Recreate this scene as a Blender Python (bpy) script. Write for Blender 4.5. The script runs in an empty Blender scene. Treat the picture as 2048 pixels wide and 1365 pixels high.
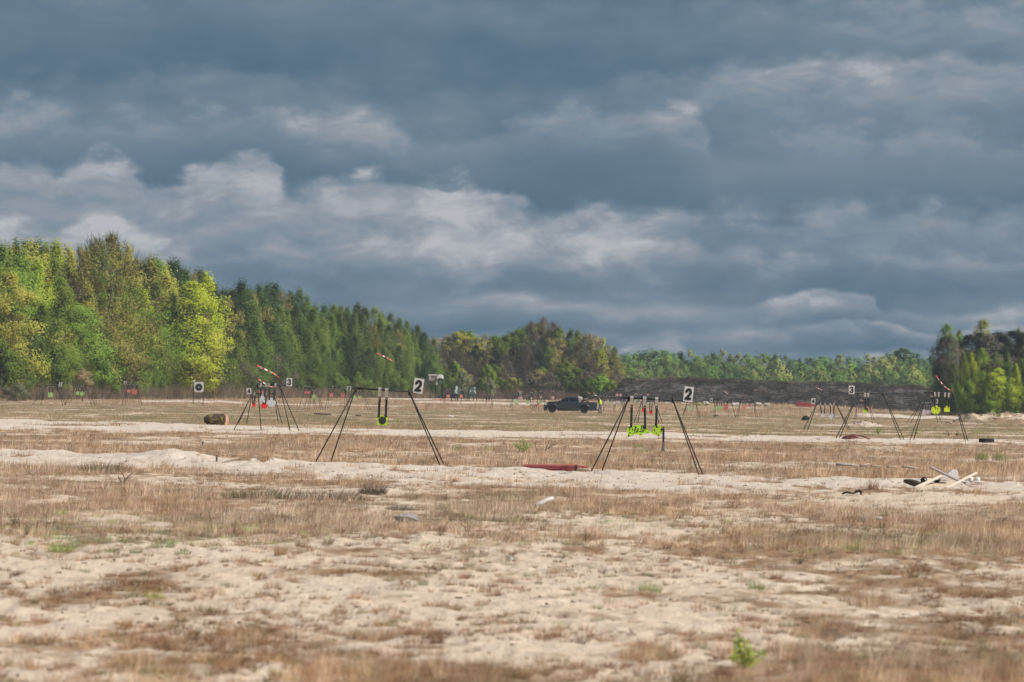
import bpy, math, random
import numpy as np
from mathutils import Vector, Matrix

# ------------------------------------------------------------ camera, sky, sun
SC = bpy.context.scene
COL = SC.collection
rad = math.radians
EYE = 1.53
FPX = 11378.0            # focal length in pixels of the 2048 px wide photograph (200 mm lens)
PITCH = math.atan(112.5 / FPX)
ROLL = math.atan(0.0166)
fwd = Vector((0, math.cos(PITCH), math.sin(PITCH)))
_u = Vector((0, -math.sin(PITCH), math.cos(PITCH))); _r = Vector((1, 0, 0))
rgt = _r * math.cos(ROLL) + _u * math.sin(ROLL)
upv = _u * math.cos(ROLL) - _r * math.sin(ROLL)
cam_d = bpy.data.cameras.new('camera'); cam = bpy.data.objects.new('camera', cam_d); COL.objects.link(cam)
cam.matrix_world = Matrix(((rgt.x, upv.x, -fwd.x, 0), (rgt.y, upv.y, -fwd.y, 0), (rgt.z, upv.z, -fwd.z, EYE), (0, 0, 0, 1)))
cam_d.lens = 200.0; cam_d.sensor_width = 36.0
cam_d.clip_start = 0.5; cam_d.clip_end = 12000
cam_d.dof.use_dof = True; cam_d.dof.focus_distance = 160.0; cam_d.dof.aperture_fstop = 8.0
SC.camera = cam
SC.view_settings.view_transform = 'Standard'; SC.view_settings.look = 'None'
SC.view_settings.exposure = 0.1; SC.view_settings.gamma = 1.0

SUN_EL = 41.0; SUN_AZ = 114.0      # degrees clockwise from +Y (view direction): sun from the right, behind the camera
sd = Vector((math.sin(rad(SUN_AZ)) * math.cos(rad(SUN_EL)), math.cos(rad(SUN_AZ)) * math.cos(rad(SUN_EL)), math.sin(rad(SUN_EL))))
sun_d = bpy.data.lights.new('sun', 'SUN'); sun = bpy.data.objects.new('sun', sun_d); COL.objects.link(sun)
sun_d.energy = 4.6; sun_d.angle = rad(0.6); sun_d.color = (1.0, 0.95, 0.87)
sun.rotation_euler = (-sd).to_track_quat('-Z', 'Y').to_euler(); sun.location = (60, -60, 90)

def srgb(r, g, b, a=1.0):
    f = lambda c: (c / 255 / 12.92) if c / 255 <= 0.04045 else ((c / 255 + 0.055) / 1.055) ** 2.4
    return (f(r), f(g), f(b), a)

class NT:
    """small helper around a node tree"""
    def __init__(s, nt): s.nt = nt; s.n = nt.nodes; s.l = nt.links
    def new(s, t, **k):
        n = s.n.new(t)
        for a, v in k.items(): setattr(n, a, v)
        return n
    def link(s, a, b): s.l.new(a, b)
    def val(s, sock, v):
        if isinstance(v, (int, float, tuple, list)): sock.default_value = v
        else: s.l.new(v, sock)
    def math(s, op, a, b=0.0, c=None, clamp=False):
        n = s.n.new('ShaderNodeMath'); n.operation = op; n.use_clamp = clamp
        s.val(n.inputs[0], a); s.val(n.inputs[1], b)
        if c is not None: s.val(n.inputs[2], c)
        return n.outputs[0]
    def smooth(s, v, lo, hi, a=0.0, b=1.0):
        n = s.n.new('ShaderNodeMapRange'); n.interpolation_type = 'SMOOTHSTEP'
        s.val(n.inputs[0], v); s.val(n.inputs[1], lo); s.val(n.inputs[2], hi); s.val(n.inputs[3], a); s.val(n.inputs[4], b)
        return n.outputs[0]
    def comb(s, x, y, z=0.0):
        n = s.n.new('ShaderNodeCombineXYZ'); s.val(n.inputs[0], x); s.val(n.inputs[1], y); s.val(n.inputs[2], z); return n.outputs[0]
    def noise(s, vec, scale=1.0, detail=4.0, rough=0.5, dist=0.0):
        n = s.n.new('ShaderNodeTexNoise'); n.inputs['Scale'].default_value = scale; n.inputs['Detail'].default_value = detail
        n.inputs['Roughness'].default_value = rough; n.inputs['Distortion'].default_value = dist
        if vec is not None: s.l.new(vec, n.inputs['Vector'])
        return n.outputs['Fac']
    def ramp(s, fac, pts, interp='LINEAR'):
        n = s.n.new('ShaderNodeValToRGB'); n.color_ramp.interpolation = interp; e = n.color_ramp.elements
        while len(e) < len(pts): e.new(0.5)
        for i, (p, c) in enumerate(pts): e[i].position = p; e[i].color = c
        s.val(n.inputs[0], fac); return n.outputs['Color']
    def mix(s, fac, a, b, blend='MIX'):
        n = s.n.new('ShaderNodeMix'); n.data_type = 'RGBA'; n.blend_type = blend; n.clamp_result = False
        s.val(n.inputs[0], fac); s.val(n.inputs[6], a); s.val(n.inputs[7], b); return n.outputs[2]
    def curve(s, v, pts):
        n = s.n.new('ShaderNodeFloatCurve'); c = n.mapping.curves[0]
        n.mapping.use_clip = False
        while len(c.points) < len(pts): c.points.new(0.5, 0.5)
        for i, (x, y) in enumerate(pts): c.points[i].location = (x, y); c.points[i].handle_type = 'AUTO_CLAMPED'
        n.mapping.update(); s.val(n.inputs['Value'], v); return n.outputs[0]

world = bpy.data.worlds.new('World'); SC.world = world; world.use_nodes = True
W_ = NT(world.node_tree); W_.n.clear()
w_out = W_.new('ShaderNodeOutputWorld')
sky = W_.new('ShaderNodeTexSky', sky_type='NISHITA'); sky.sun_disc = False
sky.sun_elevation = rad(SUN_EL); sky.sun_rotation = rad(SUN_AZ); sky.air_density = 1.0; sky.dust_density = 1.5
bg_sky = W_.new('ShaderNodeBackground'); bg_sky.inputs[1].default_value = 0.09; W_.link(sky.outputs[0], bg_sky.inputs[0])
tc = W_.new('ShaderNodeTexCoord'); sp = W_.new('ShaderNodeSeparateXYZ'); W_.link(tc.outputs['Generated'], sp.inputs[0])
dx, dy, dz = sp.outputs
# azimuth and elevation of the sky direction, in units of 0.5 degrees
K = FPX / 100
U = W_.math('MULTIPLY', W_.math('ARCTAN2', dx, dy), K)
V = W_.math('MULTIPLY', W_.math('DIVIDE', dz, W_.math('SQRT', W_.math('ADD', W_.math('MULTIPLY', dx, dx), W_.math('MULTIPLY', dy, dy)))), K)
def uv_noise(su, sv, seed, detail=5, rough=0.5, dist=0.0):
    return W_.noise(W_.comb(W_.math('MULTIPLY', U, su), W_.math('MULTIPLY', V, sv), seed), 1.0, detail, rough, dist)
big = uv_noise(0.22, 0.55, 3.1, 4, 0.5)
wn_ = W_.math('SUBTRACT', uv_noise(1.6, 2.4, 5.5, 6, 0.6), 0.5); wn2 = W_.math('SUBTRACT', uv_noise(1.4, 2.2, 9.5, 6, 0.6), 0.5)
vor = W_.new('ShaderNodeTexVoronoi', feature='SMOOTH_F1', voronoi_dimensions='2D'); vor.inputs['Scale'].default_value = 1.0; vor.inputs['Detail'].default_value = 3.0; vor.inputs['Roughness'].default_value = .42; vor.inputs['Lacunarity'].default_value = 2.3; vor.inputs['Smoothness'].default_value = .6
W_.link(W_.comb(W_.math('MULTIPLY_ADD', wn_, .6, W_.math('MULTIPLY', U, .95)), W_.math('MULTIPLY_ADD', wn2, .6, W_.math('MULTIPLY', V, 1.7)), 4.2), vor.inputs['Vector'])
puff = W_.math('MULTIPLY', W_.math('SUBTRACT', 0.42, vor.outputs['Distance']), 1.0)
fine = W_.math('SUBTRACT', uv_noise(1.3, 2.6, 1.3, 6, 0.6, 0.2), 0.5)
U01 = W_.math('ADD', W_.math('DIVIDE', U, 24.0), W_.math('MULTIPLY_ADD', W_.math('SUBTRACT', uv_noise(1.1, 1.6, 21.5, 6, 0.6), 0.5), 0.022, 0.5))
mid = uv_noise(0.9, 2.0, 33.1, 7, 0.6, 0.4)
def hz2048(px): return 795 + 0.0166 * (px - 1024)
def row(tops, amps, thick, soft=0.25, wob=0.7):
    """one bank of cloud: a billowing bright upper edge that fades downward into its shaded base"""
    tp = [(((x - 1024) / 100) / 24 + 0.5, (hz2048(x) - y) / 100 / 10) for x, y in tops]
    ap = [(((x - 1024) / 100) / 24 + 0.5, a) for x, a in amps]
    t = W_.math('MULTIPLY', W_.curve(U01, tp), 10.0)
    s_ = W_.math('SUBTRACT', W_.math('MULTIPLY_ADD', puff, wob, t), V)
    edge = W_.smooth(s_, -soft * .4, W_.smooth(big, .3, .7, soft * 1.3, soft * 4.5))
    fade = W_.smooth(W_.math('MULTIPLY_ADD', fine, 0.6, s_), thick * .12, thick * 1.25, 1.0, 0.0)
    return W_.math('MULTIPLY', W_.math('MULTIPLY', W_.math('MULTIPLY', edge, fade), W_.curve(U01, ap)), W_.smooth(mid, .2, .8, .6, 1.2))
rows = [
 row([(-200, -160), (500, -140), (1200, -60), (2300, -60)], [(-200, .75), (150, .6), (500, .35), (760, .25), (1000, .2), (1500, .3), (1750, .55), (2300, .6)], 2.3, .3, .5),
 row([(-200, 140), (150, 140), (300, 128), (550, 120), (700, 142), (900, 158), (1100, 160), (1300, 130), (1500, 108), (1700, 97), (2048, 100), (2300, 105)],
     [(-200, .2), (150, .2), (300, .3), (550, .38), (700, .25), (900, .15), (1150, .2), (1300, .38), (1500, .62), (1700, .66), (2048, .55), (2300, .5)], 1.9, .18, .3),
 row([(-200, 175), (0, 170), (300, 195), (500, 200), (600, 182), (730, 190), (870, 228), (1000, 215), (1240, 180), (1385, 192), (1430, 262), (1700, 225), (2300, 240)],
     [(-200, .5), (0, .5), (250, .3), (500, .25), (600, .6), (720, .62), (800, .45), (900, .35), (1000, .35), (1240, .42), (1370, .4), (1440, .25), (1600, .35), (1900, .4), (2300, .3)], 1.4, .2, .55),
 row([(-200, 280), (0, 290), (60, 296), (110, 320), (170, 285), (225, 285), (280, 335), (330, 345), (390, 315), (490, 295), (550, 312), (590, 355), (650, 332), (720, 322), (790, 345), (860, 338), (970, 346), (1020, 376), (1100, 392), (1200, 385), (1500, 390), (1750, 378), (2300, 395)],
     [(-200, .65), (0, .65), (60, .65), (110, .6), (180, .8), (215, .8), (260, .65), (330, .65), (380, .8), (540, .8), (585, .6), (640, .7), (720, .8), (800, .75), (880, .95), (980, .85), (1100, .6), (1240, .75), (1400, .5), (1700, .5), (2300, .4)], 2.7, .16, .5),
 row([(-200, 400), (0, 400), (80, 440), (180, 405), (270, 420), (330, 470), (450, 470), (900, 440), (1240, 440), (1400, 480), (2300, 500)],
     [(-200, .5), (180, .5), (270, .45), (400, .32), (900, .2), (1240, .2), (1340, .2), (1420, .1), (2300, .12)], 1.5, .14, .5),
 row([(-200, 520), (830, 492), (1000, 490), (1100, 500), (1190, 488), (1240, 470), (1400, 470), (1550, 505), (1640, 508), (1850, 490), (2300, 500)],
     [(-200, .0), (800, .0), (850, .35), (980, .3), (1020, .0), (1090, .1), (1130, .28), (1190, .3), (1215, .1), (1240, .2), (1390, .18), (1420, .0), (1560, .3), (1640, .28), (1700, .0), (1850, .25), (2000, .25), (2300, .1)], .5, .12, .35),
 row([(-200, 610), (700, 600), (900, 586), (1040, 572), (1100, 588), (1300, 598), (1500, 600), (1560, 583), (1640, 574), (1740, 590), (1760, 612), (1900, 618), (2048, 600), (2300, 590)],
     [(-200, .1), (700, .22), (1040, .38), (1150, .3), (1300, .4), (1500, .35), (1560, .6), (1720, .6), (1770, .35), (1900, .4), (2048, .65), (2300, .6)], .65, .07, .14),
 row([(-200, 655), (1200, 655), (1500, 648), (1600, 640), (1750, 632), (1850, 655), (2048, 640), (2300, 640)],
     [(-200, .3), (1000, .3), (1300, .4), (1560, .45), (1800, .5), (2048, .55), (2300, .5)], .5, .06, .16),
 row([(-200, 690), (1200, 690), (1260, 674), (1340, 672), (1400, 700), (1500, 690), (1740, 696), (1850, 692), (2300, 700)],
     [(-200, .3), (1200, .3), (1260, .5), (1340, .5), (1400, .3), (1700, .35), (1770, .7), (1850, .5), (2300, .5)], .5, .06, .15)]
B = W_.math('MULTIPLY', W_.smooth(V, 0.0, 1.4), -0.10)
B = W_.math('ADD', B, 0.36)
for r_ in rows: B = W_.math('ADD', B, W_.math('MULTIPLY', r_, 0.80))
B = W_.math('MULTIPLY_ADD', W_.math('SUBTRACT', big, 0.5), 0.55, B)
B = W_.math('MULTIPLY_ADD', fine, 0.14, B)
B = W_.math('MULTIPLY_ADD', puff, 0.12, B)
B = W_.math('SUBTRACT', B, W_.math('MULTIPLY', W_.math('MULTIPLY', W_.smooth(W_.math('MULTIPLY_ADD', fine, .5, V), 1.95, 2.3), W_.smooth(W_.math('MULTIPLY_ADD', fine, .5, V), 2.45, 3.0, 1.0, 0.0)), .16))
cloud_col = W_.ramp(B, [(0.0, srgb(62, 93, 116)), (0.22, srgb(78, 107, 129)), (0.48, srgb(107, 128, 145)), (0.70, srgb(140, 150, 161)), (0.95, srgb(184, 186, 191))])
bg_cl = W_.new('ShaderNodeBackground'); W_.link(cloud_col, bg_cl.inputs[0]); bg_cl.inputs[1].default_value = 0.96
mixw = W_.new('ShaderNodeMixShader'); W_.link(W_.smooth(V, 24.0, 60.0), mixw.inputs[0])
W_.link(bg_cl.outputs[0], mixw.inputs[1]); W_.link(bg_sky.outputs[0], mixw.inputs[2]); W_.link(mixw.outputs[0], w_out.inputs[0])

# ------------------------------------------------------------ numbers
def _hash(ix, iy, seed):
    h = (ix.astype(np.int64) * 374761393 + iy.astype(np.int64) * 668265263 + seed * 1442695041) & 0xffffffff
    h = ((h ^ (h >> 13)) * 1274126177) & 0xffffffff
    return ((h ^ (h >> 16)) & 0xffff) / 65535.0
def vnoise(x, y, seed=0):
    x = np.asarray(x, float); y = np.asarray(y, float)
    ix = np.floor(x); iy = np.floor(y); fx = x - ix; fy = y - iy
    fx = fx * fx * (3 - 2 * fx); fy = fy * fy * (3 - 2 * fy)
    a = _hash(ix, iy, seed); b = _hash(ix + 1, iy, seed); c = _hash(ix, iy + 1, seed); d = _hash(ix + 1, iy + 1, seed)
    return (a + (b - a) * fx) * (1 - fy) + (c + (d - c) * fx) * fy
def fbm(x, y, seed=0, oct=4, gain=0.5):
    t = 0; a = 1; n = 0
    for o in range(oct):
        t = t + a * vnoise(np.asarray(x) * 2 ** o, np.asarray(y) * 2 ** o, seed + 17 * o); n += a; a *= gain
    return t / n - 0.5
def sst(v, a, b):
    t = np.clip((v - a) / (b - a), 0, 1); return t * t * (3 - 2 * t)
def ray(px, py): return fwd + rgt * ((px - 1024) / FPX) - upv * ((py - 682.5) / FPX)
def W(px, py, Y):
    d = ray(px, py); t = Y / d.y; return Vector((d.x * t, Y, EYE + d.z * t))
def colpx(x, y): return 1024 + FPX * x / np.maximum(y, 1.0)

# tracks of bare sand: near and far edge (metres) along the picture's columns
TB_P = [-400, 0, 300, 500, 700, 1100, 1350, 1600, 2000, 2500]
TB_N = [121, 118, 110, 106, 104, 102, 99, 98, 103, 105]
TB_F = [139, 137, 130, 125.5, 122.5, 119, 115, 113, 112, 112]
TA_P = [-400, 0, 460, 700, 900, 1300, 1700, 2048, 2500]
TA_N = [210, 212, 217, 223, 222, 226, 224, 222, 222]
TA_F = [296, 290, 262, 243, 252, 262, 250, 252, 252]
HUMPS = [(340, 127, 0.8, 0.17), (518, 122.5, 0.55, 0.16), (60, 134, 1.6, 0.04), (245, 129, .7, .05), (1075, 118.6, .35, .05), (420, 126, .5, .05), (690, 121, 1.6, .03), (1250, 115, 1.8, .03), (1700, 111, 2, .03)]
def masks(x, y):
    """sand-track mask A/B and far strips at world positions"""
    p = colpx(x, y)
    wob = fbm(x / 2.2, y / 9, 5, 3)
    def band(P, N, Fr, wn, wf):
        n = np.interp(p, P, N) + wob * wn; f = np.interp(p, P, Fr) + fbm(x / 3.1, y * 0 + 3.3, 9, 4) * wf
        s = (f - n) * 0.04 + .6
        return sst(y, n - s * 2 - 4, n + s * 2) * (1 - sst(y, f - s * .3, f + s * .3)), f
    b, fb = band(TB_P, TB_N, TB_F, 13.0, 2.4)
    a, fa = band(TA_P, TA_N, TA_F, 26.0, 26.0)
    b = b * (1 - .9 * sst(fbm(x / 1.1, y / 4, 6, 5, .7) + .10 * (1 - sst(y, 106, 116)), .08, .2)); a = a * (1 - .95 * sst(fbm(x / 2.2, y / 9, 7, 5, .7), .05, .17))
    def strip(y0, y1, p0, p1, sd_):
        c = fbm(p / 40.0, p * 0 + sd_, sd_, 4) * (y1 - y0) * .9
        e = sst(p, p0, p0 + 60) * (1 - sst(p, p1 - 60, p1))
        return sst(y, y0 + c - 4, y0 + c + 4) * (1 - sst(y, y1 + c - 4, y1 + c + 4)) * e
    s = np.maximum.reduce([strip(672, 705, 255, 520, 3), strip(660, 676, 480, 840, 4) * .9, strip(745, 785, 800, 1120, 5), strip(840, 960, 730, 1130, 6),
                           strip(600, 690, 1690, 1960, 7) * .9, strip(370, 400, 1600, 1800, 8) * .6])
    return a, b, s, fb, fa
ZR_Y = [0, 600, 640, 700, 760, 850, 1000, 1400, 9000]
ZR_Z = [0, 0.0, .12, .44, .74, 1.10, 1.22, 1.25, 1.25]
def gz(x, y, fine_=True):
    x = np.asarray(x, float); y = np.asarray(y, float)
    p = colpx(x, y)
    z = np.interp(y, ZR_Y, ZR_Z)
    z = np.where(p > 1500, z * (1 - 0.75 * sst(p, 1600, 1850)) , z)
    a, b, s, fb, fa = masks(x, y)
    amp = np.clip(y / 60, .25, 1.0)
    z = z + fbm(x / 9, y / 22, 11, 3) * 0.10 * amp * (1 - .5 * sst(y, 500, 640))
    z = z + fbm(x / 1.7, y / 2.6, 23, 3) * 0.045
    near = 1 - sst(y, 150, 400)
    z = z + (fbm(x / .42, y / .7, 31, 3) * 0.075 + fbm(x / .16, y / .3, 32, 2) * .045 * (1 - sst(y, 60, 90))) * near + b * (fbm(x / .5, y / 1.1, 33, 4, .6) * .10) + a * fbm(x / .9, y / 3, 34, 4, .6) * .12
    # far lip of both tracks is pushed up a little
    fbk = np.interp(p, TB_P, TB_F); z = z + 0.03 * np.exp(-((y - fbk + 2.0) / 3.0) ** 2)
    fak = np.interp(p, TA_P, TA_F); z = z + 0.03 * np.exp(-((y - fak + 4.0) / 8.0) ** 2)
    for hp, hy, hw, hh in HUMPS:
        hx = (hp - 1024) / FPX * hy
        z = z + hh * np.exp(-((x - hx) / hw) ** 2 - ((y - hy) / 1.6) ** 2) * (1 + .8 * fbm(x / .5, y / .5, 41, 2))
    z = z + .66 * sst(p, 1885, 1955) * np.exp(-((y - 455) / 14) ** 2) * (1 + 1.6 * fbm(x / 1.1, y / 2.5, 47, 3))
    z = z + .26 * np.exp(-((p - 1728) / 34) ** 2 - ((y - 385) / 7) ** 2) * (1 + 1.6 * fbm(x / .8, y / 2, 48, 3))
    z = np.where(y < 22, z * np.clip(y / 22, 0, 1) , z)
    return z
def GP(px, Y):
    """ground point in column px at distance Y"""
    x = (px - 1024) / FPX * Y
    # ray columns lean with the roll: correct for the height of the ground below the eye
    x = W(px, hz2048(px) + (EYE) / Y * FPX, Y).x
    return Vector((x, Y, float(gz(x, Y))))
def hit(px, py, y0=20.0, y1=1100.0):
    """where the sight line through a pixel of the photograph meets the ground"""
    ys = np.exp(np.linspace(math.log(y0), math.log(y1), 2400)); d = ray(px, py)
    xs = d.x / d.y * ys; zs = EYE + d.z / d.y * ys
    below = np.nonzero(zs < gz(xs, ys))[0]
    i = below[0] if len(below) else len(ys) - 1
    return Vector((float(xs[i]), float(ys[i]), float(gz(xs[i], ys[i]))))

# ------------------------------------------------------------ objects
ORG = {}
def tag(o, label=None, cat=None, group=None, kind=None):
    if label: o['label'] = label
    if cat: o['category'] = cat
    if group: o['group'] = group
    if kind: o['kind'] = kind
    return o
def thing(name, label, cat, loc, group=None):
    o = bpy.data.objects.new(name, None); COL.objects.link(o); o.location = loc; o.empty_display_size = .2
    ORG[o] = Vector(loc); return tag(o, label, cat, group)
def npmesh(name, verts, faces, colors=None, smooth=False, k=3):
    """mesh from arrays; all faces have k corners"""
    me = bpy.data.meshes.new(name); nv = len(verts); nf = len(faces)
    me.vertices.add(nv); me.vertices.foreach_set('co', np.asarray(verts, np.float32).ravel())
    me.loops.add(nf * k); me.loops.foreach_set('vertex_index', np.asarray(faces, np.int32).ravel())
    me.polygons.add(nf); me.polygons.foreach_set('loop_start', np.arange(0, nf * k, k, dtype=np.int32))
    me.polygons.foreach_set('loop_total', np.full(nf, k, np.int32))
    if smooth: me.polygons.foreach_set('use_smooth', np.ones(nf, bool))
    if colors is not None:
        ca = me.color_attributes.new('col', 'FLOAT_COLOR', 'POINT'); c = np.ones((nv, 4), np.float32); c[:, :3] = colors
        ca.data.foreach_set('color', c.ravel())
    me.update(calc_edges=True); return me
class MB:
    """collects shapes in world coordinates, then links them as one mesh object"""
    def __init__(s): s.v = []; s.f = []; s.sm = []
    def add(s, vs, fs, smooth=False):
        o = len(s.v); s.v += [Vector(v) for v in vs]; s.f += [tuple(i + o for i in f) for f in fs]; s.sm += [smooth] * len(fs); return s
    def box(s, c, size, rot=None):
        hx, hy, hz = [k / 2 for k in size]; vs = [Vector((a * hx, b * hy, d * hz)) for d in (-1, 1) for b in (-1, 1) for a in (-1, 1)]
        if rot: vs = [rot @ v for v in vs]
        return s.add([v + Vector(c) for v in vs], [(0, 2, 3, 1), (4, 5, 7, 6), (0, 1, 5, 4), (2, 6, 7, 3), (0, 4, 6, 2), (1, 3, 7, 5)])
    def beam(s, a, b, w, h, up=Vector((0, 0, 1))):
        a = Vector(a); b = Vector(b); d = (b - a); L = d.length; d.normalize(); sx = d.cross(up)
        if sx.length < 1e-4: sx = Vector((1, 0, 0))
        sx.normalize(); sz = sx.cross(d); vs = []
        for t in (0, L):
            for p, q in ((-1, -1), (1, -1), (1, 1), (-1, 1)): vs.append(a + d * t + sx * (p * w / 2) + sz * (q * h / 2))
        return s.add(vs, [(0, 1, 2, 3), (7, 6, 5, 4), (0, 4, 5, 1), (1, 5, 6, 2), (2, 6, 7, 3), (3, 7, 4, 0)])
    def tube(s, pts, rs, n=8, caps=True, smooth=True):
        pts = [Vector(p) for p in pts]
        if not isinstance(rs, (list, tuple)): rs = [rs] * len(pts)
        vs = []; fs = []
        for i, p in enumerate(pts):
            d = (pts[min(i + 1, len(pts) - 1)] - pts[max(i - 1, 0)]).normalized()
            a = d.cross(Vector((0, 1, 0.13)));
            if a.length < 1e-3: a = d.cross(Vector((1, 0, 0)))
            a.normalize(); b = d.cross(a)
            for k in range(n):
                t = 2 * math.pi * k / n; vs.append(p + (a * math.cos(t) + b * math.sin(t)) * rs[i])
        for i in range(len(pts) - 1):
            for k in range(n): fs.append((i * n + k, i * n + (k + 1) % n, (i + 1) * n + (k + 1) % n, (i + 1) * n + k))
        s.add(vs, fs, smooth)
        if caps:
            o = len(s.v) - len(vs); s.f += [tuple(o + k for k in reversed(range(n))), tuple(o + (len(pts) - 1) * n + k for k in range(n))]; s.sm += [False, False]
        return s
    def prism(s, poly, y0, y1, hw=None, c=Vector((0, 0, 0)), rot=None):
        """polygon in XZ pushed from y0 to y1"""
        n = len(poly); vs = []
        for y in (y0, y1):
            for x, z in poly:
                v = Vector((x, y if hw is None else (hw(z, x) if y > 0 else -hw(z, x)), z))
                if rot: v = rot @ v
                vs.append(v + Vector(c))
        return s.add(vs, [tuple(range(n)), tuple(reversed(range(n, 2 * n)))] + [(i, i + n, (i + 1) % n + n, (i + 1) % n) for i in range(n)])
    def blob(s, c, r, seed=0, amp=.25, n=10, m=7):
        rr = random.Random(seed); vs = []; fs = []; c = Vector(c)
        r = Vector(r) if not isinstance(r, (int, float)) else Vector((r, r, r))
        for i in range(m + 1):
            t = math.pi * i / m
            for k in range(n):
                a = 2 * math.pi * k / n; q = 1 + rr.uniform(-amp, amp) * (0 < i < m)
                vs.append(c + Vector((math.sin(t) * math.cos(a) * r.x * q, math.sin(t) * math.sin(a) * r.y * q, math.cos(t) * r.z * q)))
        for i in range(m):
            for k in range(n): fs.append((i * n + k, (i + 1) * n + k, (i + 1) * n + (k + 1) % n, i * n + (k + 1) % n))
        return s.add(vs, fs, amp < .2)
    def build(s, name, mat, parent=None, bevel=0.0, sub=0, root=None):
        o0 = Vector((0, 0, 0))
        if parent is not None: o0 = ORG[parent]
        elif root is not None: o0 = Vector(root)
        me = bpy.data.meshes.new(name); me.from_pydata([v - o0 for v in s.v], [], s.f); me.polygons.foreach_set('use_smooth', s.sm)
        if mat: me.materials.append(mat)
        o = bpy.data.objects.new(name, me); COL.objects.link(o)
        if parent is not None: o.parent = parent
        else: o.location = o0
        ORG[o] = o0
        if bevel: b = o.modifiers.new('bevel', 'BEVEL'); b.width = bevel; b.segments = 2; b.limit_method = 'ANGLE'; b.angle_limit = rad(35)
        if sub: b = o.modifiers.new('sub', 'SUBSURF'); b.levels = b.render_levels = sub
        return o

# ------------------------------------------------------------ materials
MATS = {}
def mat(name, col, rough=.7, metal=0.0, var=.15, scale=8.0, col2=None, f2=.5, bump=0.0, spec=.4, coat=0.0):
    if name in MATS: return MATS[name]
    m = bpy.data.materials.new(name); m.use_nodes = True; N = NT(m.node_tree); b = N.n['Principled BSDF']
    t = N.new('ShaderNodeTexCoord'); nz = N.noise(t.outputs['Object'], scale, 5, .6)
    c = N.mix(nz, tuple(k * (1 - var) for k in col[:3]) + (1,), tuple(min(1, k * (1 + var)) for k in col[:3]) + (1,))
    if col2 is not None:
        n2 = N.noise(t.outputs['Object'], scale * .45, 6, .7)
        c = N.mix(N.smooth(n2, .5 + (f2 - .5) * .6, .53 + (f2 - .5) * .6), c, tuple(col2[:3]) + (1,))
    N.link(c, b.inputs['Base Color']); b.inputs['Roughness'].default_value = rough; b.inputs['Metallic'].default_value = metal
    b.inputs['Specular IOR Level'].default_value = spec
    if coat: b.inputs['Coat Weight'].default_value = coat; b.inputs['Coat Roughness'].default_value = .2
    if bump:
        bn = N.new('ShaderNodeBump'); bn.inputs['Strength'].default_value = bump; bn.inputs['Distance'].default_value = .02
        N.link(N.noise(t.outputs['Object'], scale * 3, 5, .6), bn.inputs['Height']); N.link(bn.outputs[0], b.inputs['Normal'])
    MATS[name] = m; return m

def leafy(name, rough=.9, transl=.35, use_obj=True, attr=None, var=.35, nscale=.35):
    """foliage: colour from the object or from a vertex attribute, with clumpy variation and light passing through"""
    m = bpy.data.materials.new(name); m.use_nodes = True; N = NT(m.node_tree); N.n.clear()
    out = N.new('ShaderNodeOutputMaterial')
    if attr: a = N.new('ShaderNodeAttribute'); a.attribute_name = attr; base = a.outputs['Color']
    else: a = N.new('ShaderNodeObjectInfo'); base = a.outputs['Color']
    t = N.new('ShaderNodeTexCoord')
    n = N.noise(t.outputs['Object'], nscale, 4, .6)
    f = N.smooth(n, .3, .7, 1 - var, 1 + var)
    hs = N.new('ShaderNodeHueSaturation'); N.link(base, hs.inputs['Color']); N.link(f, hs.inputs['Value'])
    n2 = N.noise(t.outputs['Object'], nscale * 2.3, 2, .5)
    N.link(N.smooth(n2, .3, .7, .485, .515), hs.inputs['Hue'])
    d = N.new('ShaderNodeBsdfDiffuse'); N.link(hs.outputs[0], d.inputs['Color'])
    if not attr:   # leaves are shaded by the roundness of the spray they belong to
        na = N.new('ShaderNodeAttribute'); na.attribute_name = 'spray'; vt = N.new('ShaderNodeVectorTransform', vector_type='NORMAL', convert_from='OBJECT', convert_to='WORLD')
        N.link(na.outputs['Vector'], vt.inputs[0]); N.link(vt.outputs[0], d.inputs['Normal'])
    tr = N.new('ShaderNodeBsdfTranslucent'); N.link(hs.outputs[0], tr.inputs['Color'])
    mx = N.new('ShaderNodeMixShader'); mx.inputs[0].default_value = transl
    N.link(d.outputs[0], mx.inputs[1]); N.link(tr.outputs[0], mx.inputs[2]); N.link(mx.outputs[0], out.inputs[0])
    return m
M_LEAF = leafy('leaves')
M_GRASS = leafy('grass_blades', attr='col', var=.12, nscale=1.5, transl=.25)
M_BARK = mat('bark', (.10, .085, .07), .95, var=.4, scale=3)
M_BIRCH = mat('birch_bark', (.42, .40, .36), .9, var=.2, scale=2, col2=(.05, .045, .04), f2=.6)
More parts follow.
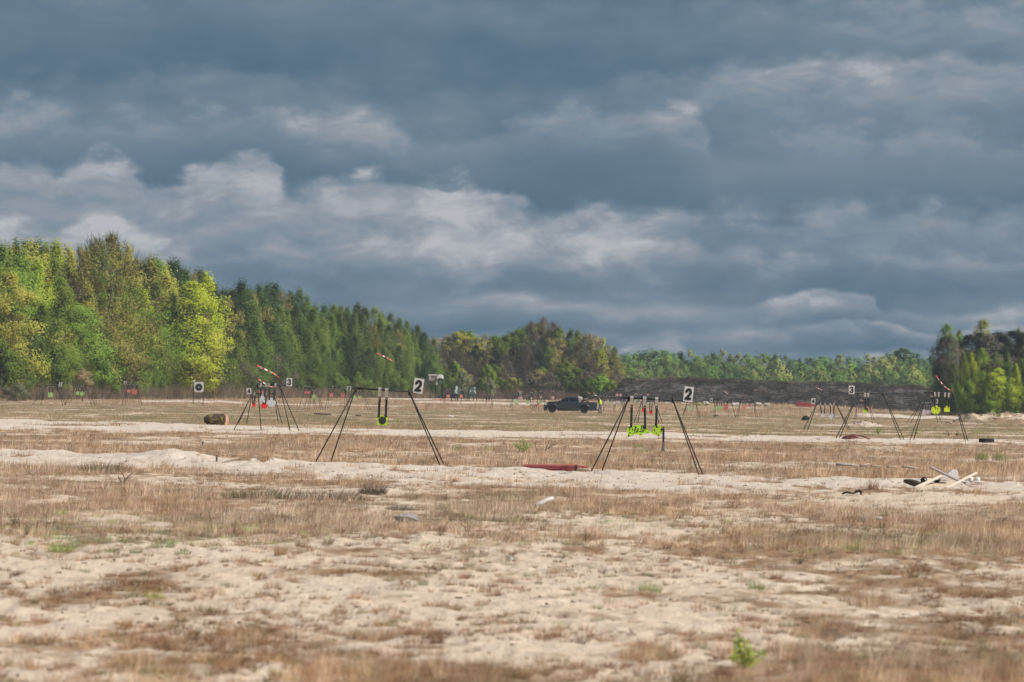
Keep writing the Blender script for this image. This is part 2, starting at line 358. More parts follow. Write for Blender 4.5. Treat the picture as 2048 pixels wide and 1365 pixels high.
# ------------------------------------------------------------ ground
def veg(x, y):
    """how much dry grass covers the ground, 0..1"""
    a, b, s, fb, fa = masks(x, y); p = colpx(x, y)
    base = np.interp(y, [20, 26, 30, 33, 37, 42, 48, 54, 58, 62, 70, 80, 92, 100, 108, 125, 135, 200, 260, 400, 700, 1000],
                        [.55, .55, .50, .28, .18, .20, .24, .30, .38, .56, .62, .60, .62, .60, .70, .76, .80, .80, .80, .82, .9, .9])
    right = sst(p, 1300, 1700)
    base = base 
    base = base + right * np.interp(y, [20, 34, 45, 60, 80, 95, 110], [.15, .36, .34, .2, .04, 0, 0])
    base = base - np.exp(-((p - 1470) / 130) ** 2) * np.interp(y, [28, 31, 36, 42], [.25, .25, .1, 0])
    far = sst(y, 50, 80)
    n = fbm(x / 3.2, y / 10, 61, 6, .80) * 2.9 * far + (1 - far) * (fbm(x / .42, y / 1.5, 63, 4, .6) * 1.5 + fbm(x / 1.6, y / 4, 64, 3) * .8) + fbm(x / 7, y / 14, 67, 2) * .35
    d = base + n
    d = d * (1 - np.clip(a * 1.15, 0, 1)) * (1 - np.clip(b * 1.15, 0, 1)) * (1 - s)
    d = d + b * (fbm(x / .9, y / 2.4, 71, 3) - .16) * 1.2 + a * (fbm(x / 1.6, y / 6, 73, 3) - .2) * 1.2
    return d
def green(x, y):
    """where moss and green grass show"""
    p = colpx(x, y)
    g = np.interp(y, [28, 50, 60, 66, 72, 85, 140, 240, 300, 345, 420, 560, 600, 640, 720], [-.12, -.1, .04, .07, .02, -.08, -.2, .02, .14, .16, .14, .14, .06, -.02, .02])
    return g + fbm(x / 2.0, y / 9, 81, 4) * .9
def make_ground():
    ys = np.concatenate([np.linspace(-60, 10, 8), np.linspace(13, 25, 9), np.exp(np.linspace(math.log(26), math.log(140), 620)),
                         np.exp(np.linspace(math.log(140.6), math.log(1000), 330)), np.exp(np.linspace(math.log(1040), math.log(9000), 24))])
    t = np.concatenate([-np.array([2.4, 1.4, .8, .45, .28, .19, .14, .12, .108]), np.linspace(-.1, .1, 560), np.array([.108, .12, .14, .19, .28, .45, .8, 1.4, 2.4])])
    wy = np.maximum(np.abs(ys), 40)
    X = t[None, :] * wy[:, None]; near = ys < 26
    Y = np.repeat(ys[:, None], len(t), 1)
    Z = gz(X, np.maximum(Y, 0.01)); Z[near] = Z[near] * .5
    a, b, s, fb, fa = masks(X, np.maximum(Y, 1))
    d = veg(X, np.maximum(Y, 1)); g = green(X, np.maximum(Y, 1))
    litter = sst(d, .05, .95)
    attr = np.stack([litter, np.clip(g * 2.2 + .3, 0, 1) * (1 - np.maximum(a, b)), np.maximum(np.maximum(a, b), s)], -1)
    nr, nc = X.shape; idx = np.arange(nr * nc).reshape(nr, nc)
    F = np.stack([idx[:-1, :-1], idx[:-1, 1:], idx[1:, 1:], idx[1:, :-1]], -1).reshape(-1, 4)
    me = npmesh('ground', np.stack([X, Y, Z], -1).reshape(-1, 3), F, attr.reshape(-1, 3), True, 4)
    o = bpy.data.objects.new('ground', me); COL.objects.link(o); tag(o, 'sandy heath ground with pale tracks of bare sand', kind='structure'); me.materials.append(ground_mat())
def ground_mat():
    m = bpy.data.materials.new('sandy_heath'); m.use_nodes = True; N = NT(m.node_tree); b = N.n['Principled BSDF']
    t = N.new('ShaderNodeTexCoord'); P = t.outputs['Object']
    at = N.new('ShaderNodeAttribute'); at.attribute_name = 'col'; s = N.new('ShaderNodeSeparateColor'); N.link(at.outputs['Color'], s.inputs[0])
    lit, gr, sand = s.outputs
    mp = N.new('ShaderNodeMapping'); N.link(P, mp.inputs[0]); mp.inputs['Scale'].default_value = (1, .28, 1)
    n1 = N.noise(mp.outputs[0], 1.1, 8, .65); n2 = N.noise(mp.outputs[0], 7, 6, .65); n3 = N.noise(mp.outputs[0], .25, 4, .5)
    sandw = N.ramp(n1, [(.25, (.62, .48, .345, 1)), (.5, (.71, .57, .425, 1)), (.75, (.76, .63, .49, 1))])
    sandc = N.ramp(n1, [(.25, (.56, .45, .345, 1)), (.5, (.67, .565, .455, 1)), (.75, (.74, .65, .545, 1))])
    sandc = N.mix(N.smooth(sand, .1, .7), sandw, sandc)
    litc = N.ramp(n2, [(.25, (.16, .095, .05, 1)), (.5, (.31, .20, .115, 1)), (.75, (.44, .315, .195, 1))])
    grc = N.ramp(n2, [(.3, (.12, .115, .045, 1)), (.7, (.22, .20, .10, 1))])
    k = N.math('ADD', lit, N.math('MULTIPLY', N.math('SUBTRACT', n2, .5), 1.5))
    k = N.math('ADD', k, N.math('MULTIPLY', N.math('SUBTRACT', n1, .5), 1.1))
    kk = N.smooth(k, .12, .92)
    c = N.mix(kk, sandc, litc)
    g2 = N.math('MULTIPLY', N.smooth(N.math('ADD', gr, N.math('SUBTRACT', n1, .5)), .3, .8), N.math('MULTIPLY', kk, .75))
    c = N.mix(g2, c, grc)
    # scattered dark crumbs, bark and twigs
    v = N.new('ShaderNodeTexVoronoi'); N.link(mp.outputs[0], v.inputs['Vector']); v.inputs['Scale'].default_value = 3.2
    sp_ = N.math('MULTIPLY', N.math('LESS_THAN', v.outputs['Distance'], .13), N.math('GREATER_THAN', n1, .5))
    c = N.mix(N.math('MULTIPLY', sp_, .6), c, (.12, .075, .045, 1))
    N.link(c, b.inputs['Base Color']); b.inputs['Roughness'].default_value = .95; b.inputs['Specular IOR Level'].default_value = .1
    bn = N.new('ShaderNodeBump'); bn.inputs['Strength'].default_value = 1.0; bn.inputs['Distance'].default_value = .08
    N.link(N.math('ADD', N.noise(P, 3.0, 8, .7), N.math('MULTIPLY', n2, .5)), bn.inputs['Height']); N.link(bn.outputs[0], b.inputs['Normal'])
    return m
make_ground()

RS = np.random.RandomState(7)
def scatter(n, y0, y1, upad=.012, power=2.0):
    """points spread evenly over the picture between two distances"""
    u = RS.rand(n)
    inv = (1 / y0) + u * ((1 / y1) - (1 / y0)); Y = 1 / inv
    X = (RS.rand(n) * 2 - 1) * (.09 + upad) * Y
    return X, Y
def blades(X, Y, Z, nb, h, spread, lean, width, cols, flat=0.0):
    """tufts of nb blades at each point. h, spread: per-tuft arrays; cols (n,3)"""
    n = len(X); N_ = n * nb
    bx = np.repeat(X, nb); by = np.repeat(Y, nb); bz = np.repeat(Z, nb); H = np.repeat(h, nb) * (.55 + .6 * RS.rand(N_)); S = np.repeat(spread, nb)
    a = RS.rand(N_) * 2 * np.pi; r = np.sqrt(RS.rand(N_)) * S
    bx = bx + np.cos(a) * r; by = by + np.sin(a) * r; H = H * (1.12 - .62 * (r / (S + 1e-6)) ** 2)
    la = a + RS.randn(N_) * .6; L = H * np.repeat(lean if np.ndim(lean) else np.full(n, lean), nb) * (.3 + RS.rand(N_))
    tx = bx + np.cos(la) * L + .12 * H; ty = by + np.sin(la) * L; tz = bz + H
    w = np.maximum(np.repeat(width if np.ndim(width) else np.full(n, width), nb), .30 * by / 5689.0)
    wa = RS.rand(N_) * np.pi; wx = np.maximum(np.abs(np.cos(wa)), .5) * w * .5; wy = np.sin(wa) * w * .5
    bz = bz - .02
    V = np.empty((N_, 3, 3)); V[:, 0] = np.stack([bx - wx, by - wy, bz], 1); V[:, 1] = np.stack([bx + wx, by + wy, bz], 1); V[:, 2] = np.stack([tx, ty, tz], 1)
    C = np.repeat(cols, nb, 0) * (.72 + .56 * RS.rand(N_))[:, None]
    if n > 50:
        v1 = .70 + .65 * vnoise(bx / .9, by / 3.0, 301); r1 = vnoise(bx / 2.3, by / 7.0, 302)
        C = C * v1[:, None] * np.stack([1.02 + .0 * r1, .92 + .14 * r1, .86 + .32 * r1], 1)
    C = np.repeat(C, 3, 0)
    return V.reshape(-1, 3), C
def palette(n, cols, w=None):
    cols = np.array(cols); i = RS.choice(len(cols), n, p=w); return cols[i] * (.85 + .3 * RS.rand(n))[:, None]
def link_blades(name, parts_, label, mt=None):
    V = np.concatenate([p[0] for p in parts_]); C = np.concatenate([p[1] for p in parts_])
    me = npmesh(name, V, np.arange(len(V)).reshape(-1, 3), C); me.materials.append(mt or M_GRASS)
    o = bpy.data.objects.new(name, me); COL.objects.link(o); return tag(o, label, kind='stuff')
STRAW = (.57, .43, .28); BROWN = (.35, .24, .145); REDB = (.27, .155, .09); GREY = (.38, .31, .235); PALE = (.66, .52, .36); DARK = (.10, .07, .045); OLIVE = (.22, .215, .09); GREEN = (.19, .28, .08); LIME = (.36, .45, .07); BLUEG = (.20, .28, .17)
def dry_grass():
    out = []
    def zone(n, y0, y1, thr, nb, h, sp, w, cols, cw, lean=.5, soft=.28):
        X, Y = scatter(n, y0, y1); D = veg(X, Y); k = RS.rand(n) < sst(D, thr - soft, thr + soft)
        X, Y, D = X[k], Y[k], D[k]; Z = gz(X, Y); m = len(X)
        hv = (h[0] + (h[1] - h[0]) * np.clip(RS.rand(m) * .7 + (D - thr) * .9, 0, 1)) * (.45 + 1.2 * vnoise(X / .45, Y / 1.6, 77))
        out.append(blades(X, Y, Z, nb, hv, sp[0] + (sp[1] - sp[0]) * RS.rand(m), lean, w, palette(m, cols, cw)))
    P1 = [STRAW, BROWN, REDB, GREY, PALE]; 
    # separate clumps on the sand
    n = 5200; X, Y = scatter(n, 26, 64); D = fbm(X / .9, Y / 2.6, 101, 3) + .5 * veg(X, Y) + .12 * sst(Y, 40, 60); k = D + .22 * RS.rand(n) > .20; X, Y, D = X[k], Y[k], D[k]; m = len(X); r = .35 + 1.1 * RS.rand(m) ** 2
    out.append(blades(X, Y, gz(X, Y), 46, (.03 + .05 * RS.rand(m)) * (.6 + .5 * r), (.03 + .06 * RS.rand(m)) * r, 1.0, .004, palette(m, [(.22, .13, .075), (.30, .18, .10), (.40, .28, .17), (.16, .10, .06), (.20, .20, .09)], [.32, .28, .16, .14, .10])))
    n = 5200; X, Y = scatter(n, 60, 116); D = fbm(X / 1.3, Y / 4, 103, 4, .65) + .45 * veg(X, Y); k = D + .2 * RS.rand(n) > .24; X, Y = X[k], Y[k]; m = len(X); r = .35 + 1.2 * RS.rand(m) ** 2
    out.append(blades(X, Y, gz(X, Y), 26, (.04 + .07 * RS.rand(m)) * (.6 + .5 * r), (.04 + .08 * RS.rand(m)) * r, .8, .005, palette(m, [(.20, .125, .08), (.27, .175, .11), (.33, .24, .15), (.15, .10, .07), (.16, .16, .08)], [.3, .3, .15, .13, .12])))
    n = 4500; X, Y = scatter(n, 116, 245); D = fbm(X / 2.2, Y / 8, 104, 4, .65) + .4 * veg(X, Y); k = D + .2 * RS.rand(n) > .34; X, Y = X[k], Y[k]; m = len(X); r = .4 + 1.2 * RS.rand(m) ** 2
    out.append(blades(X, Y, gz(X, Y), 16, (.05 + .10 * RS.rand(m)) * (.6 + .5 * r), (.06 + .12 * RS.rand(m)) * r, .7, .008, palette(m, [(.22, .14, .09), (.29, .19, .12), (.16, .11, .075), (.17, .17, .08)], [.35, .35, .18, .12])))
    zone(2200, 26, 62, .58, 18, (.018, .06), (.02, .08), .004, P1, [.2, .35, .25, .1, .1], .9)
    zone(1700, 26, 36, .55, 26, (.05, .15), (.03, .07), .003, [STRAW, BROWN, PALE], [.45, .4, .15], .35)
    zone(900, 34, 62, .58, 22, (.05, .13), (.03, .07), .003, [STRAW, BROWN, PALE], [.45, .4, .15], .35)
    zone(12000, 58, 108, .48, 12, (.03, .12), (.03, .14), .006, P1, [.3, .3, .12, .18, .1], .5)
    zone(2400, 58, 108, .60, 14, (.10, .26), (.04, .14), .005, [STRAW, PALE, BROWN], [.4, .3, .3], .3)
    zone(15000, 104, 245, .45, 9, (.05, .17), (.05, .25), .010, P1, [.30, .33, .12, .20, .05], .35)
    zone(900, 112, 200, .55, 9, (.16, .34), (.04, .16), .010, [PALE, STRAW, (.5, .33, .18)], [.5, .3, .2], .15)
    zone(9000, 235, 620, .40, 7, (.05, .17), (.1, .5), .02, [STRAW, BROWN, OLIVE, GREY, (.30, .24, .12)], [.25, .2, .2, .15, .2], .3)
    zone(5000, 600, 960, .45, 7, (.15, .55), (.2, .9), .03, [STRAW, BROWN, REDB, GREY], [.3, .35, .2, .15], .3)
    link_blades('dry_grass', out, 'short dry brown grass covering the sandy heath')
def green_grass():
    out = []
    def zone(n, y0, y1, thr, nb, h, sp, w, cols, lean=.5):
        X, Y = scatter(n, y0, y1); a, b, s, _1, _2 = masks(X, Y)
        k = (green(X, Y) + RS.rand(n) * .25 > thr) & (a + b + s < .3); X, Y = X[k], Y[k]; m = len(X)
        out.append(blades(X, Y, gz(X, Y), nb, h[0] + (h[1] - h[0]) * RS.rand(m), sp[0] + (sp[1] - sp[0]) * RS.rand(m), lean, w, palette(m, cols)))
    zone(420, 28, 60, .30, 26, (.02, .045), (.02, .05), .004, [GREEN, OLIVE, BLUEG, OLIVE], .7)
    zone(900, 56, 72, .10, 18, (.03, .09), (.03, .12), .006, [GREEN, LIME, BLUEG, OLIVE, (.22, .26, .10)], .5)
    zone(1500, 56, 104, .36, 16, (.03, .08), (.03, .10), .006, [GREEN, OLIVE, BLUEG, OLIVE, GREY], .6)
    zone(5200, 235, 620, .24, 7, (.04, .12), (.2, .7), .02, [OLIVE, (.2, .2, .08), (.24, .22, .10), (.26, .27, .08)], .4)
    zone(500, 620, 900, .30, 8, (.2, .6), (.3, .9), .03, [OLIVE, (.2, .22, .07)], .4)
    link_blades('green_grass', out, 'patches of short green grass and moss between the dry grass')
dry_grass(); green_grass()
def debris():
    """bits of bark, twigs and stones lying on the bare sand"""
    n = 9000; X, Y = scatter(n, 27, 270); a, b, s, _1, _2 = masks(X, Y); k = (RS.rand(n) < .13 + .87 * np.maximum(a, b)) ; X, Y = X[k], Y[k]; m = len(X)
    Z = gz(X, Y); px = Y / 5689.0; w = (.006 + .03 * RS.rand(m) ** 2) + .35 * px; h = (.004 + .010 * RS.rand(m)) + .25 * px; an = RS.randn(m) * .25
    V = np.empty((m, 4, 3)); cx = np.cos(an) * w; sz = np.sin(an) * w * .3
    V[:, 0] = np.stack([X - cx, Y, Z - .01 - sz], 1); V[:, 1] = np.stack([X + cx * .8, Y - w * .5, Z - .012 + sz], 1)
    V[:, 2] = np.stack([X + cx, Y + w * .4, Z + h * .7 + sz], 1); V[:, 3] = np.stack([X - cx * .7, Y + w * .3, Z + h - sz], 1)
    C = palette(m, [DARK, BROWN, REDB, GREY, (.16, .11, .07)])
    me = npmesh('ground_litter', V.reshape(-1, 3), np.arange(m * 4).reshape(-1, 4), np.repeat(C, 4, 0), False, 4); me.materials.append(M_GRASS)
    o = bpy.data.objects.new('ground_litter', me); COL.objects.link(o); tag(o, 'bark crumbs, twigs and small clods lying on the sand', kind='stuff')
debris()

# ------------------------------------------------------------ earth bank
BT_P = [1150, 1232, 1250, 1300, 1400, 1500, 1600, 1700, 1800, 1900, 2000, 2120]
BT_Y = [806, 780, 759, 758, 759, 762, 766, 769, 774, 777, 779, 780]
def make_bank():
    Y0 = 905.0
    nx, ny = 420, 46
    px = np.linspace(1200, 2110, nx); x = (px - 1024) / FPX * Y0
    top = np.array([W(p, q, Y0).z for p, q in zip(px, np.interp(px, BT_P, BT_Y))]) + fbm(px / 22.0, px * 0, 97, 5, .6) * .35
    v = np.linspace(-1, 1, ny)
    Xg = np.repeat(x[None], ny, 0); Yg = Y0 + np.repeat(v[:, None], nx, 1) * 13
    base = gz(Xg, Yg) - .15
    prof = np.interp(np.abs(v), [0, .12, .3, .8, 1], [1, 1, .86, .12, 0])[:, None]
    H = np.maximum(top[None] - base, 0.0)
    Z = base + H * prof + (fbm(Xg / 1.6, Yg / 1.6, 91, 2) * .35 + fbm(Xg / 5, Yg / 5, 92, 3) * .7) * np.clip(H / 2, 0, 1) * (prof > 0) * (1 - .7 * (np.abs(v)[:, None] < .1))
    idx = np.arange(nx * ny).reshape(ny, nx); F = np.stack([idx[:-1, :-1], idx[:-1, 1:], idx[1:, 1:], idx[1:, :-1]], -1).reshape(-1, 4)
    me = npmesh('earth_bank', np.stack([Xg, Yg, Z], -1).reshape(-1, 3), F, None, True, 4)
    me.materials.append(mat('bank_earth', (.075, .066, .057), .95, var=.4, scale=1.4, col2=(.11, .088, .072), f2=.54))
    o = bpy.data.objects.new('earth_bank', me); COL.objects.link(o); tag(o, 'long dark heather covered earth bank across the back of the range', kind='structure')
    # heather and grass on it
    n = 34000; u = RS.rand(n) * (nx - 1); w = RS.rand(n) * (ny * .55); i = w.astype(int); j = u.astype(int)
    P = np.stack([Xg[i, j] + RS.rand(n) * .2, Yg[i, j] + RS.rand(n) * .5, Z[i, j]], 1)
    cl = fbm(P[:, 0] / 2.2, P[:, 2] * 1.4, 95, 3); k = (H[i, j] > .3) & (cl > -.22); P = P[k]; cl = cl[k]; m = len(P)
    c = palette(m, [(.065, .062, .052), (.085, .075, .065), (.07, .08, .05), (.13, .105, .09)], [.35, .3, .2, .15])
    A = blades(P[:, 0], P[:, 1], P[:, 2], 8, .16 + .45 * np.clip(cl + .2, 0, .6), np.full(m, .28), .8, .13, c)
    n = 4000; j = (RS.rand(n) * (nx - 1)).astype(int); i = (ny * (.40 + .12 * RS.rand(n))).astype(int)
    B_ = blades(Xg[i, j] + RS.rand(n) * .2, Yg[i, j], Z[i, j], 5, .12 + .25 * RS.rand(n), np.full(n, .2), .4, .05, palette(n, [(.26, .23, .12), (.22, .22, .09), (.30, .24, .15)]))
    k = H[i, j] > 1.5; kk = np.repeat(k, 15); B_ = (B_[0][kk], B_[1][kk])
    link_blades('heather', [A, B_], 'low dark heather and pale grass growing over the earth bank')
make_bank()

# ------------------------------------------------------------ trees
def env(kind):
    return {'birch': ([.05, .14, .3, .5, .7, .84, .94, 1], [.05, .13, .175, .17, .13, .085, .04, .008]),
            'broad': ([.06, .18, .35, .55, .72, .86, .95, 1], [.08, .2, .25, .26, .22, .15, .08, .02]),
            'round': ([.05, .2, .4, .6, .8, .92, 1], [.15, .3, .36, .36, .28, .17, .03]),
            'pine': ([.38, .5, .62, .78, .9, 1], [.04, .13, .19, .17, .1, .02]),
            'high': ([.42, .52, .66, .8, .92, 1], [.08, .17, .21, .19, .11, .02]),
            'bush': ([0, .15, .4, .7, .9, 1], [.4, .55, .6, .5, .3, .08])}[kind]
def crown_mesh(seed, kind, n, lobes=60, size=.02, twig=0.0, lobe_r=.05):
    R = np.random.RandomState(seed); zs, rs = env(kind)
    # lobe centres near the envelope's skin, denser at the outside
    cz = zs[0] + (zs[-1] - zs[0]) * R.rand(lobes) ** .9; ca = R.rand(lobes) * 2 * np.pi
    ph = R.rand(4) * 6.28
    ang = 1 + .22 * np.sin(ca * 2 + ph[0]) + .18 * np.sin(ca * 3 + ph[1] + cz * 9)
    cr = np.interp(cz, zs, rs) * ang * np.sqrt(.15 + .85 * R.rand(lobes))
    C = np.stack([np.cos(ca) * cr, np.sin(ca) * cr, cz], 1)
    C[0] = (0, 0, zs[-1] - .03)
    k = R.randint(0, lobes, n); lr = lobe_r * (.6 + .8 * R.rand(lobes)) * (.55 + .9 * np.interp(cz, zs, rs) / max(rs))
    st = 2.0 if kind == 'birch' else .9
    g = np.clip(R.randn(n, 3), -1.6, 1.6) * .55; P = C[k] + g * lr[k][:, None] * np.array([1, 1, st])
    P[:, 2] = np.maximum(P[:, 2], .01)
    out = P - np.array([0, 0, .0]); out[:, 2] = (P[:, 2] - np.interp(P[:, 2], [0, 1], [.15, .75])) * .6
    nrm = out / (np.linalg.norm(out, axis=1, keepdims=True) + 1e-6) * .8 + g * .45 + R.randn(n, 3) * .28 + np.array([0, 0, .25])
    nrm /= np.linalg.norm(nrm, axis=1, keepdims=True) + 1e-6
    a = np.cross(nrm, R.randn(n, 3)); a /= np.linalg.norm(a, axis=1, keepdims=True) + 1e-6; b = np.cross(nrm, a)
    s = size * (.6 + .8 * R.rand(n))[:, None]
    V = np.empty((n, 4, 3)); V[:, 0] = P - a * s; V[:, 1] = P - b * s * .6; V[:, 2] = P + a * s; V[:, 3] = P + b * s * .6
    if twig > 0:   # bare twigs: thin, rising outward
        m = int(n * twig); d = out[:m] / (np.linalg.norm(out[:m], axis=1, keepdims=True) + 1e-6) * .7 + np.array([0, 0, 1.0]) + R.randn(m, 3) * .35
        d /= np.linalg.norm(d, axis=1, keepdims=True); L = .035 + .05 * R.rand(m)[:, None]; sd_ = np.cross(d, R.randn(m, 3)); sd_ /= np.linalg.norm(sd_, axis=1, keepdims=True)
        V[:m, 0] = P[:m]; V[:m, 1] = P[:m] + sd_ * .0016; V[:m, 2] = P[:m] + d * L; V[:m, 3] = P[:m] - sd_ * .0016
    me = npmesh('crown', V.reshape(-1, 3), np.arange(n * 4).reshape(-1, 4), None, False, 4); me.materials.append(M_LEAF)
    sn = out / (np.linalg.norm(out, axis=1, keepdims=True) + 1e-6) * .9 + g * 1.0 + R.randn(n, 3) * .16 + np.array([0, 0, .2]); sn /= np.linalg.norm(sn, axis=1, keepdims=True) + 1e-6
    at = me.attributes.new('spray', 'FLOAT_VECTOR', 'POINT'); at.data.foreach_set('vector', np.repeat(sn, 4, 0).astype(np.float32).ravel()); return me
def trunk_mesh(seed, kind, bark):
    R = random.Random(seed); b = MB(); zs, rs = env(kind); top = .9
    bend = [(R.uniform(-.012, .012), R.uniform(-.012, .012)) for _ in range(5)]
    pts = [Vector((bend[i][0] * i, bend[i][1] * i, top * i / 4)) for i in range(5)]; r0 = .011 if kind != 'bush' else .02
    pts[0].z = -.02
    b.tube(pts, [r0, r0 * .8, r0 * .6, r0 * .4, r0 * .1], 6)
    for _ in range(16):
        z = R.uniform(max(zs[0], .12), .85); a = R.uniform(0, 6.28); L = np.interp(z, zs, rs) * R.uniform(.6, 1.0)
        p0 = Vector((0, 0, z)); p0.x = bend[2][0] * z * 4; p0.y = bend[2][1] * z * 4
        p2 = p0 + Vector((math.cos(a) * L, math.sin(a) * L, L * R.uniform(.3, .8))); p1 = (p0 + p2) / 2 + Vector((0, 0, -.01))
        b.tube([p0, p1, p2], [r0 * .35, r0 * .22, r0 * .06], 4, False)
    o = b.build('trunk', bark); me = o.data; ORG.pop(o); bpy.data.objects.remove(o)
    return me
PROTO = {}
def proto(key, lod):
    """a few crowns of each kind in near and far detail"""
    k = (key, lod)
    if k in PROTO: return PROTO[k]
    n = {0: 9000, 1: 3200, 2: 1100}[lod]; sz = {0: .0078, 1: .014, 2: .024}[lod]; sd0 = sum(map(ord, key)) * 3
    cfg = {'birch': ('birch', 120, 0, .040, 1.0), 'broad': ('broad', 90, 0, .056, 1.0), 'budding': ('broad', 110, .45, .045, .62), 'round': ('round', 45, 0, .08, .9),
           'pine': ('pine', 40, 0, .05, .8), 'bare': ('broad', 120, .93, .05, .75), 'bush': ('bush', 34, 0, .13, .8), 'barebush': ('bush', 50, .9, .12, .8), 'tall': ('high', 46, 0, .055, .9)}[key]
    ms = []
    for v in range(4 if lod < 2 else 3):
        z = sz * (2.6 if 'bush' in key else 1.0)
        c = crown_mesh(sd0 + v * 7 + lod, cfg[0], int(n * cfg[4]), cfg[1], z, cfg[2], cfg[3])
        if cfg[2] > 0 and lod > 0:   # thicker twigs where one pixel covers more
            pass
        t = trunk_mesh(sd0 + v, cfg[0], M_BIRCH if key == 'birch' and v % 2 else M_BARK); ms.append((c, t))
    PROTO[k] = ms; return ms
TR = random.Random(11); GRP = ['trees of the left wood']
COLS = {'lime': (.34, .41, .035), 'yellowgreen': (.30, .30, .055), 'fresh': (.15, .225, .035), 'mid': (.115, .165, .03), 'dark': (.072, .112, .027), 'deep': (.048, .080, .025),
        'olive': (.26, .225, .07), 'buff': (.38, .30, .16), 'brown': (.14, .11, .075), 'rust': (.20, .125, .085), 'greybrown': (.145, .12, .095), 'sage': (.17, .19, .11), 'pine': (.045, .06, .035), 'far': (.15, .25, .055), 'fardark': (.07, .13, .045), 'faryellow': (.27, .30, .08)}
WORDS = {'lime': 'bright lime green', 'yellowgreen': 'yellowish green', 'fresh': 'fresh spring green', 'mid': 'mid green', 'dark': 'dark green', 'deep': 'very dark green', 'olive': 'olive', 'buff': 'buff',
         'brown': 'bare brown', 'rust': 'reddish brown', 'greybrown': 'grey brown', 'sage': 'pale sage green', 'pine': 'dark needled', 'far': 'green', 'fardark': 'dark green', 'faryellow': 'yellow green'}
NAMES = {'birch': 'birch_tree', 'broad': 'leafy_tree', 'budding': 'budding_tree', 'round': 'young_tree', 'pine': 'pine_tree', 'bare': 'bare_tree', 'bush': 'bush', 'barebush': 'bare_bush', 'tall': 'leafy_tree'}
NOUN = {'birch': 'birch', 'broad': 'leafy tree', 'budding': 'tree', 'round': 'young tree', 'pine': 'pine', 'bare': 'tree', 'bush': 'bush', 'barebush': 'twiggy bush', 'tall': 'high crowned tree'}
def plant(key, col, px, top, Y, wid, where, lod=0, label=None, single=False, base=None):
    """one tree: column, the row its top reaches, distance, width/height ratio against the model"""
    g = GP(px, Y); H = W(px, top, Y).z - g.z
    if H < .4: H = .4
    g.z -= .02
    cm, tm = TR.choice(proto(key, lod))
    lab = label or f"{WORDS[col]} {NOUN[key]} {where}"
    r = thing(NAMES[key], lab, 'bush' if 'bush' in key else 'tree', g, GRP[0])
    c = bpy.data.objects.new('crown', cm); t = bpy.data.objects.new('trunk', tm)
    a = TR.uniform(0, 6.28); k = TR.uniform(.82, 1.2)
    for o in (c, t):
        COL.objects.link(o); o.parent = r; o.rotation_euler[2] = a; o.scale = (H * wid * k, H * wid * k, H); ORG[o] = g
    cc = COLS[col]; v = TR.uniform(.74, 1.22) * (1.6 if px < 900 else 1.4); h = TR.uniform(-.02, .02)
    c.color = (max(0, cc[0] * v + h), cc[1] * v, max(0, cc[2] * v), 1); t.color = (.1, .09, .07, 1)
    return r
def pick(d):
    r = TR.random() * sum(w for _, _, w in d)
    for k, c, w in d:
        r -= w
        if r <= 0: return k, c
    return d[-1][:2]
